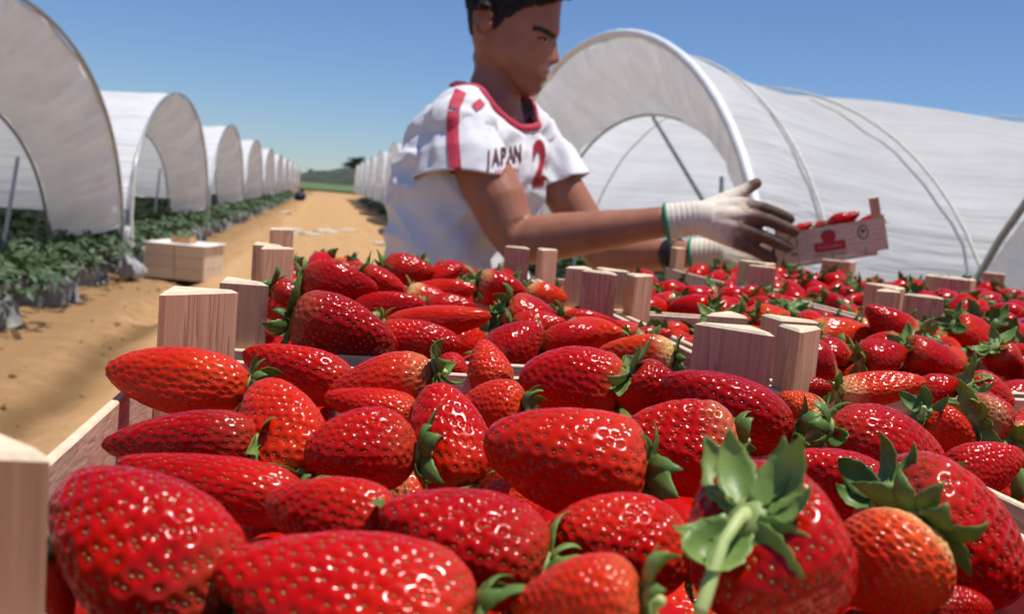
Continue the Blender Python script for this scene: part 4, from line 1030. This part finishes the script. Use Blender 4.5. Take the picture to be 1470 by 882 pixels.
# ears
for s in (-1, 1):
    ec = hz_(272, 195)+cf_h*s*.078; rimp = []
    tilt = R_(12)
    for k in range(15):
        a = R_(-95+300*k/14); rx, rz = .0165, .033
        x = rx*math.cos(a)*-1; z = rz*math.sin(a); rimp.append(ec+cr_h*(x*math.cos(tilt)+z*math.sin(tilt)*.3)+Zv*z+cf_h*s*(.012-0.35*x))
    body.tube(rimp, [.0046]*14+[.004], 8); body.ball(ec+cf_h*s*.003, .013, .006, .026, 12, 8, 0, (cr_h, cf_h, Zv)); body.ball(ec-Zv*.033+cr_h*.004+cf_h*s*.004, .0085, .0055, .0085, 10, 7, 0, (cr_h, cf_h, Zv))
bme = remesh(body, 0.0042, 3, M['skin'], 'person')
feetc = (hipL+hipR)/2
man = bpy.data.objects.new('person', bme); COL.objects.link(man)
tag(man, 'young man in white printed T-shirt and work gloves reaching out with a crate', 'person')

# shirt: torso and sleeves, remeshed together, opened at the sleeve ends and creased
sg = G()
sg.rings([ell_ring(a, b, y, grow=.006) for (y, a, b) in TORSO]+[ell_ring(655, 748, 138, grow=.004, a=.10, b=.14), ell_ring(666, 738, 128, grow=.0, a=.07, b=.08)])
sg.rings([ell_ring(565, 748, 432, grow=.012, dep=2.21), ell_ring(564, 748, 410, grow=.01, dep=2.205), ell_ring(566, 746, 388, grow=.006)])
slv_n1 = PW(664, 262, 2.035); slv_f1 = mid(sh_f, PW(815, 290, 2.33), .72)
# trapezius slope from the neck to each shoulder
sg.tube([PW(690, 156, 2.18), PW(664, 172, 2.11), sh_n+Zv*.002], [.056, .068, .072], 20)
sg.tube([PW(722, 158, 2.22), PW(746, 180, 2.30), sh_f-Zv*.004], [.050, .058, .062], 20)
sme = remesh(sg, 0.006, 4, M['shirt'], 'shirt')
v = verts_np(sme); nrm = normals_np(sme)
dn, df_ = (slv_n1-sh_n), (slv_f1-sh_f); ln, lf = np.linalg.norm(dn), np.linalg.norm(df_); dn /= ln; df_ /= lf
disp = np.zeros(len(v))
for i, p in enumerate(v):
    q = Vector(p)
    tn = (p-sh_n) @ dn
    a = nz((p @ cr_h*9+p[2]*13, p @ cf_h*9, p[2]*5-p @ cr_h*6), 1.0)          # long diagonal pulls from armpit to waist
    b_ = nz((p @ cr_h*24, p @ cf_h*22, p[2]*30+5), 1.0)
    c_ = nz((p @ cr_h*15-p[2]*17, p @ cf_h*12+3, p[2]*4+p @ cr_h*5), 1.0)
    disp[i] = 0.0085*(1-abs(a)*2.6)+0.0060*(0.8-abs(c_)*3.0)+0.0022*b_
disp = np.clip(disp, -.006, .011)
set_verts(sme, v+nrm*disp[:, None])
bm = bmesh.new(); bm.from_mesh(sme)
def cut(co_, no_, rad_, c_, lim):                # slice cleanly near c_, then drop what lies beyond the cut and faces along it
    fs = [f for f in bm.faces if np.linalg.norm(np.array(f.calc_center_median())-c_) < rad_]
    gm = set(fs); [gm.update(f.edges) for f in fs]; [gm.update(f.verts) for f in fs]
    bmesh.ops.bisect_plane(bm, geom=list(gm), dist=1e-5, plane_co=Vector(co_), plane_no=Vector(no_))
    kl = []
    for f in bm.faces:
        p = np.array(f.calc_center_median())
        if (p-co_) @ no_ > 0 and np.linalg.norm(p-c_) < rad_-.004 and np.array(f.normal) @ no_ > lim: kl.append(f)
    bmesh.ops.delete(bm, geom=kl, context='FACES')
nb_, nf_ = PW(664, 124, 2.2), PW(744, 182, 2.2); nn_ = np.cross(sdv, nf_-nb_); nn_ *= np.sign(nn_[2]); nn_ /= np.linalg.norm(nn_)
cut(nf_, nn_, .118, (nb_+nf_)/2, -2)
neck_edge = np.array([v.co[:] for v in bm.verts if v.is_boundary and np.linalg.norm(np.array(v.co)-(nb_+nf_)/2) < .2])
bm.to_mesh(sme); bm.free()
sme2 = apply_mods(sme, [('SOLIDIFY', dict(thickness=0.0035, offset=-1))]); sme2.shade_smooth()
shirt = add('shirt', sme2, man)
def sleeve(a, b, d, radii, flat, seed, ox):
    gg = G(); NS, NQ = 40, 72; L = np.linalg.norm(b-a); x_ = fd-d*(fd @ d); x_ /= np.linalg.norm(x_); y_ = np.cross(d, x_)
    if y_ @ sdv < 0: y_ = -y_
    for i in range(NS+1):
        t = i/NS; s_ = -0.075+(L+.075)*t
        rr = float(np.interp(s_, [-.075, -.068, -.05, -.02, .02, L*.5, L], [.004, .026, .050, .067]+radii))
        for k in range(NQ):
            q = 2*math.pi*k/NQ; p0 = np.array([math.cos(q)*9, math.sin(q)*9, s_*16])
            w = 0.010*(1-2.4*abs(nz((math.cos(q)*1.6+seed, math.sin(q)*1.6+s_*9, s_*4))))*min(1, max(0, (s_+.03)/.08))+.0022*nz((math.cos(q)*6, math.sin(q)*6, s_*22+seed))
            hem = .012*math.cos(q-.4) if t > .6 else 0
            gg.v.append(a+d*(s_+hem*(t-.6)/.4)+ox*max(0, s_/L)+(x_*math.cos(q)+y_*math.sin(q)*flat)*(rr+w))
    for i in range(NS):
        for k in range(NQ): gg.f.append((i*NQ+k, (i+1)*NQ+k, (i+1)*NQ+(k+1) % NQ, i*NQ+(k+1) % NQ))
    gg.f.append(tuple(range(NQ)))
    bm2 = bmesh.new(); m0 = gg.me('sleeve', M['shirt']); bm2.from_mesh(m0); bmesh.ops.recalc_face_normals(bm2, faces=bm2.faces[:])
    big = max(bm2.faces, key=lambda f: (np.array(f.calc_center_median())-a) @ d*0+f.calc_area()); bm2.to_mesh(m0); bm2.free()
    m1 = apply_mods(m0, [('SOLIDIFY', dict(thickness=0.003, offset=0))]); m1.shade_smooth(); m1.name = 'sleeve'
    return add('sleeve', m1, shirt), m1
_, sl1 = sleeve(sh_n, slv_n1, dn, [.078, .090, .098], .86, 3.0, -sdv*.004)
_, sl2 = sleeve(sh_f, slv_f1, df_, [.064, .068, .071], .95, 8.0, np.zeros(3))
bv, bf = [], []
for m_ in (sme2, sl1, sl2):
    k0 = len(bv); bv += [tuple(p.co) for p in m_.vertices]; bf += [tuple(i+k0 for i in p.vertices) for p in m_.polygons]
bvh = BVHTree.FromPolygons(bv, bf)
bvh_body = BVHTree.FromPolygons([tuple(p.co) for p in bme.vertices], [tuple(p.vertices) for p in bme.polygons])
def cling(name, pts2, faces, mat, tree, parent, off=0.0018, thick=0.0012):
    out = []; ok = []
    for (px, py) in pts2:
        d = ray(px, py); h = tree.ray_cast(Vector(C0), Vector(d).normalized())
        if h[0] is None: out.append((0, 0, 0)); ok.append(False)
        else:
            nn2 = np.array(h[1]); nn2 = nn2 if nn2 @ d < 0 else -nn2
            out.append(np.array(h[0])+nn2*off-d/np.linalg.norm(d)*.0008); ok.append(True)
    fs = []
    for f in faces:
        if not all(ok[i] for i in f): continue
        dd = [np.linalg.norm(np.array(out[i])-C0) for i in f]
        if max(dd)-min(dd) < .04: fs.append(f)
    if not fs: return None
    me = mesh(name, out, fs, mat); bm = bmesh.new(); bm.from_mesh(me)
    bmesh.ops.delete(bm, geom=[v for v in bm.verts if not v.link_faces], context='VERTS'); bm.to_mesh(me); bm.free()
    return add(name, me, parent)
def ribbon(name, line, width, mat, tree, parent, across=8, step=2.0, off=.0026):
    P = []
    for a, b in zip(line[:-1], line[1:]):
        n = max(2, int(math.hypot(b[0]-a[0], b[1]-a[1])/step))
        for k in range(n): P.append((a[0]+(b[0]-a[0])*k/n, a[1]+(b[1]-a[1])*k/n))
    P.append(line[-1]); pts = []; fs = []
    for i, p in enumerate(P):
        t = (P[min(i+1, len(P)-1)][0]-P[max(i-1, 0)][0], P[min(i+1, len(P)-1)][1]-P[max(i-1, 0)][1]); l = math.hypot(*t); nx_, ny_ = -t[1]/l, t[0]/l
        for j in range(across+1): q = (j/across-.5)*width; pts.append((p[0]+nx_*q, p[1]+ny_*q))
    m_ = across+1
    for i in range(len(P)-1):
        for j in range(across): fs.append((i*m_+j, i*m_+j+1, (i+1)*m_+j+1, (i+1)*m_+j))
    return cling(name, pts, fs, mat, tree, parent, off)
ribbon('shoulder_stripe', [(662, 131), (655, 146), (652, 156)], 17, M['red_print'], bvh, shirt)
ribbon('sleeve_stripe', [(651, 160), (650, 180), (651, 205), (655, 250)], 17, M['red_print'], bvh, shirt)
ribbon('shoulder_stripe', [(682, 146), (690, 156)], 15, M['red_print'], bvh, shirt)
ribbon('shoulder_stripe', [(757, 170), (766, 178)], 10, M['red_print'], bvh, shirt)
cc = (nb_+nf_)/2; e1 = nf_-nb_; e1 /= np.linalg.norm(e1); e2 = np.cross(nn_, e1)
ang = np.arctan2((neck_edge-cc) @ e2, (neck_edge-cc) @ e1); ring_ = np.full((48, 3), np.nan)
for k in range(48):
    q = -math.pi+2*math.pi*(k+.5)/48; m_ = np.abs((ang-q+math.pi) % (2*math.pi)-math.pi) < .13
    if m_.any(): ring_[k] = neck_edge[m_].mean(0)
okk = np.where(~np.isnan(ring_[:, 0]))[0]
for c_ in range(3): ring_[:, c_] = np.interp(np.arange(48), np.concatenate([okk-48, okk, okk+48]), np.tile(ring_[okk, c_], 3))
for _ in range(2): ring_ = (np.roll(ring_, 1, 0)+2*ring_+np.roll(ring_, -1, 0))/4
cg = G()
for k in range(48):
    d = ring_[k]-cc; d -= nn_*(d @ nn_); d /= np.linalg.norm(d); sl_ = d*.75-nn_*.66; no2 = d*.66+nn_*.75     # lies along the slope of the shoulder
    for w in range(10): a = 2*math.pi*w/10; cg.v.append(ring_[k]+no2*(.0045+.0045*math.cos(a))+sl_*(.002+.0082*math.sin(a)))
for k in range(48):
    for w in range(10): cg.f.append((k*10+w, k*10+(w+1) % 10, ((k+1) % 48)*10+(w+1) % 10, ((k+1) % 48)*10+w))
add('collar', cg.me('collar', M['red_print']), shirt)
def cling_text(body_, name, size, mat, cx, cy, sx, sy, shear=0.0, bold=0.0, rot=0.0):
    me = text(body_, name, 1.0, mat, None, None, bold=bold)
    bm = bmesh.new(); bm.from_mesh(me); bmesh.ops.triangulate(bm, faces=bm.faces[:]); bmesh.ops.subdivide_edges(bm, edges=[e for e in bm.edges if e.calc_length() > .12], cuts=3, use_grid_fill=True); bmesh.ops.triangulate(bm, faces=bm.faces[:])
    pts = []; 
    for v in bm.verts:
        x, y = v.co.x*sx, v.co.y*sy+v.co.x*sx*shear; pts.append((cx+x, cy-y))
    bm.verts.index_update(); fs = [tuple(w.index for w in f.verts) for f in bm.faces]; bm.free()
    return cling(name, pts, fs, mat, bvh, shirt, .002)
for i_, ch_ in enumerate('JAPAN'): cling_text(ch_, 'chest_letter', 1, M['maroon_print'], 701+i_*10.4, 229-i_*1.7, 15, 34, 0.16, .03)
cling_text('EDITION', 'chest_small_lettering', 1, M['red_print'], 727, 247, 8.5, 11, 0.14, .02)
cling_text('2', 'chest_number', 1, M['crimson_print'], 774, 238, 38, 86, 0.1, .05)

# hair: a shell lifted off the scalp above the hairline, with a raised front
bm = bmesh.new(); bm.from_mesh(bme)
hv = {}; keep = []
def hairline(p):                                # p in profile units
    X, Y = p
    if X > 700: return 40-(X-700)*0.35
    if X > 560: return 60-(X-560)*0.14
    if X > 400: return 150-(X-400)*0.56
    if X > 330: return 240-(X-330)*1.28
    if X > 215: return 78
    return 250+(X-160)*-0.3
gh = G(); hverts = []; hid = {}
vb = verts_np(bme); nbm = normals_np(bme)
pxy = np.array([((lambda t: ((t[0]-640)*4.9, t[1]*4.9))(proj(p)[:2])) for p in vb])
bX, bY = pxy[:, 0], pxy[:, 1]; onhead = np.linalg.norm(vb-hz_(480, 300), axis=1) < .17
beard = np.where(onhead, np.clip((bY-430-(bX-520)*.10)/70, 0, 1)*np.clip((bX-340)/60, 0, 1)*np.clip((700-bY)/50, 0, 1), 0)*.6
side = np.where(onhead, np.clip((330-bY)/60, 0, 1)*np.clip((250-bX)/60, 0, 1)+np.clip((190-bY)/60, 0, 1)*np.clip((430-bX)/60, 0, 1), 0)*.75
at_ = bme.attributes.new('beard', 'FLOAT', 'POINT'); at_.data.foreach_set('value', np.clip(beard+side, 0, 1).astype(np.float32))
for pl in bme.polygons:
    ids = pl.vertices
    if all(pxy[i][1] < hairline(pxy[i])+14*nz((pxy[i][0]*.05, pxy[i][1]*.05, 3)) and pxy[i][1] > -260 and 100 < pxy[i][0] < 900 for i in ids):
        if np.linalg.norm(vb[ids[0]]-hz_(480, 60)) < .16 and not (185 < pxy[ids[0]][0] < 345 and pxy[ids[0]][1] > 66):
            f = []
            for i in ids:
                if i not in hid:
                    X, Y = pxy[i]; top_ = max(0, min(1, (90-Y)/120)); t_ = .0016+.007*top_+(.016*max(0, min(1, (X-520)/220))*max(0, min(1, (40-Y)/60)))
                    t_ *= 1+.45*nz(vb[i]*190)+.3*nz(vb[i]*60)
                    hid[i] = len(gh.v); gh.v.append(tuple(vb[i]+nbm[i]*t_+cr_h*(.006*top_*max(0, min(1, (X-560)/200)))))
                f.append(hid[i])
            gh.f.append(tuple(f))
bm.free()
hn = len(gh.v); hb_ = np.array(gh.v)
for k in range(3800):
    p = hb_[rnd.randrange(hn)]; X, Y = [(proj(p)[0]-640)*4.9, proj(p)[1]*4.9]; out_ = p-hz_(470, 120); out_ /= np.linalg.norm(out_)
    l_ = .0015+.0065*max(0, min(1, (110-Y)/140)); d = out_+np.array([rnd.gauss(0, .35) for _ in range(3)])+cr_h*.5*max(0, min(1, (X-480)/200)); d /= np.linalg.norm(d); w_ = np.cross(d, [rnd.gauss(0, 1) for _ in range(3)]); w_ /= np.linalg.norm(w_)
    gh.put([p-d*.003-w_*.0007, p-d*.003+w_*.0007, p+d*l_], [(0, 1, 2)])
hme = apply_mods(gh.me('hair', M['hair']), [('SOLIDIFY', dict(thickness=0.0012, offset=-1))]); hme.materials.clear(); hme.materials.append(M['hair'])
add('hair', hme, man)
# eyebrow, eye, lips on the side that shows, and their twins
Zpx = lambda X, Y: (640+X*HS, Y*HS)
ribbon('eyebrow', [Zpx(612, 198), Zpx(660, 200), Zpx(715, 226), Zpx(765, 258)], 7.0, M['hair'], bvh_body, man, 3, 1.0, .0016)
ribbon('lip', [Zpx(648, 526), Zpx(690, 522), Zpx(716, 512)], 3.6, M['lip'], bvh_body, man, 3, .8, .0008)
ribbon('lip', [Zpx(652, 538), Zpx(680, 552), Zpx(704, 560)], 4.2, M['lip'], bvh_body, man, 3, .8, .0008)
h = bvh_body.ray_cast(Vector(C0), Vector(ray(*Zpx(684, 282))).normalized())
if h[0] is not None:
    ec = np.array(h[0]); e = add('eye', G().ball(ec+cf_h*.0045, .010, .0075, .0042, 14, 9, 0, (cr_h, cf_h, Zv)).me('eye', M['eye']), man)
    add('iris', G().ball(ec-cf_h*.0022+cr_h*.0035, .0042, .0020, .0036, 10, 7, 0, (cr_h, cf_h, Zv)).me('iris', M['iris']), e)
    ribbon('eyelid', [Zpx(640, 274), Zpx(672, 262), Zpx(706, 268), Zpx(730, 284)], 2.4, M['hair'], bvh_body, man, 2, .8, .0045)

# gloves: palm, four separate fingers and a thumb, unequal and bent
def glove(name, wrist0, wrist1, knuck, fingers, thumb, rf, label, cuff):
    gg = G()
    for k in knuck: gg.tube([wrist1, mid(wrist1, k, .5), k], [.030, .024, .0165], 14)
    gg.tube([wrist0, mid(wrist0, wrist1, .5), wrist1, mid(wrist1, np.mean(knuck, 0), .35)], [.0365, .0345, .034, .034], 18, cap=False)
    for a, b in zip(knuck[:-1], knuck[1:]): gg.tube([a, b], [.0155, .0155], 12)
    for k, fg in zip(knuck, fingers): gg.tube([k]+fg, rf[:len(fg)+1], 12)
    gg.tube(thumb, [.021, .0165, .0135, .0115], 12)
    me = remesh(gg, .0030, 3, M['glove'], name)
    v = verts_np(me); tips = np.array([f[-1] for f in fingers]+[thumb[-1]]); km = np.mean(knuck, 0); ax = km-wrist1; ax /= np.linalg.norm(ax)
    s = (v-wrist1) @ ax/np.linalg.norm(km-wrist1); low = -((v-km) @ Zv)
    dirt = np.clip((s-0.62)*1.15+low*5.0, 0, 1); tt = np.array(thumb[-2]); dt = np.linalg.norm(v-tips[-1], axis=1); dirt = np.maximum(dirt, np.clip(1.1-dt/.035, 0, 1))
    at = me.attributes.new('dirt', 'FLOAT', 'POINT'); at.data.foreach_set('value', dirt.astype(np.float32))
    # knit creases at the wrist
    n_ = normals_np(me); u = (v-wrist0) @ ((wrist1-wrist0)/np.linalg.norm(wrist1-wrist0)); set_verts(me, v+n_*(0.0011*np.sin(u*620)*np.clip(1-np.abs(u-.03)/.05, 0, 1))[:, None])
    o = add(name, me, man); o['label'] = label
    d = wrist1-wrist0; d /= np.linalg.norm(d)
    add('cuff', G().tube([wrist0-d*.004, wrist0-d*.001, wrist0+d*.003], [.0345, .0392, .0380], 24, cap=False).me('cuff', cuff), o)
    return o
P = PW
glove('glove', P(957, 319, 1.905), P(1000, 313, 1.895), [P(1062, 294, 1.90), P(1066, 311, 1.882), P(1060, 328, 1.880), P(1048, 343, 1.886)],
      [[P(1098, 300, 1.885), P(1120, 308, 1.888), P(1134, 315, 1.900)], [P(1104, 317, 1.862), P(1126, 326, 1.866), P(1141, 333, 1.882)], [P(1096, 340, 1.862), P(1118, 350, 1.866), P(1131, 356, 1.882)], [P(1078, 356, 1.874), P(1097, 366, 1.878), P(1109, 373, 1.890)]],
      [P(1010, 303, 1.915), P(1046, 285, 1.935), P(1068, 274, 1.945), P(1086, 263, 1.945)], [.0165, .0128, .0118, .0105], 'cream work glove with brown dirty fingers, on the near hand', M['green_cuff'])
glove('glove', P(993, 366, 2.10), P(1026, 364, 2.085), [P(1076, 352, 2.07), P(1080, 364, 2.055), P(1076, 376, 2.05), P(1068, 386, 2.05)],
      [[P(1105, 362, 2.05), P(1122, 374, 2.03), P(1132, 384, 2.01)], [P(1112, 374, 2.04), P(1130, 384, 2.02), P(1142, 391, 1.995)], [P(1106, 384, 2.03), P(1124, 392, 2.01), P(1134, 397, 1.995)], [P(1094, 394, 2.03), P(1108, 400, 2.01), P(1116, 403, 2.00)]],
      [P(1030, 354, 2.09), P(1062, 343, 2.09), P(1084, 340, 2.08), P(1102, 342, 2.06)], [.0165, .0128, .0118, .0105], 'cream work glove on the far hand under the crate', M['green_cuff'])
d = wr_f-el_f; d /= np.linalg.norm(d); w0 = mid(el_f, wr_f, .865)
add('wristband', G().tube([w0-d*.016, w0-d*.013, w0+d*.013, w0+d*.016], [.0335, .0365, .0365, .0335], 24, cap=False).me('wristband', M['black']), man)
# trousers and boots (behind the crates)
tg = G(); tg.rings([ell_ring(568, 742, 470, grow=.006, dep=2.22), ell_ring(566, 746, 432, grow=.008, dep=2.21), ell_ring(566, 746, 405, grow=.004, dep=2.205)])
for s, h, (kn, f0) in ((-1, hipL, ft[0]), (1, hipR, ft[1])):
    tg.tube([h+Zv*.08, h, (h+kn)/2, kn, (kn+f0)/2, f0+Zv*.01], [.10, .102, .092, .074, .070, .066], 18)
add('trousers', remesh(tg, .010, 3, M['denim'], 'trousers'), man)
for (kn, f0) in ft:
    b0 = np.array([f0[0], f0[1], 0.0]); bg_ = G()
    bg_.tube([b0+Zv*.11, b0+Zv*.05], [.052, .056], 14); bg_.tube([b0+Zv*.042-fd*.03, b0+Zv*.042+fd*.07, b0+Zv*.036+fd*.15], [.045, .047, .038], 14, 0.9)
    add('boot', remesh(bg_, .007, 3, M['shoe'], 'boot'), man)
# keep the man's origin at his feet
off = Vector((float(feetc[0]), float(feetc[1]), 0.0)); man.location = off; bme.transform(Matrix.Translation(-off))
for ch in man.children: ch.location = ch.location-off
print('berries', len(bs), 'solo', len(solo), 'objects', len(bpy.data.objects))
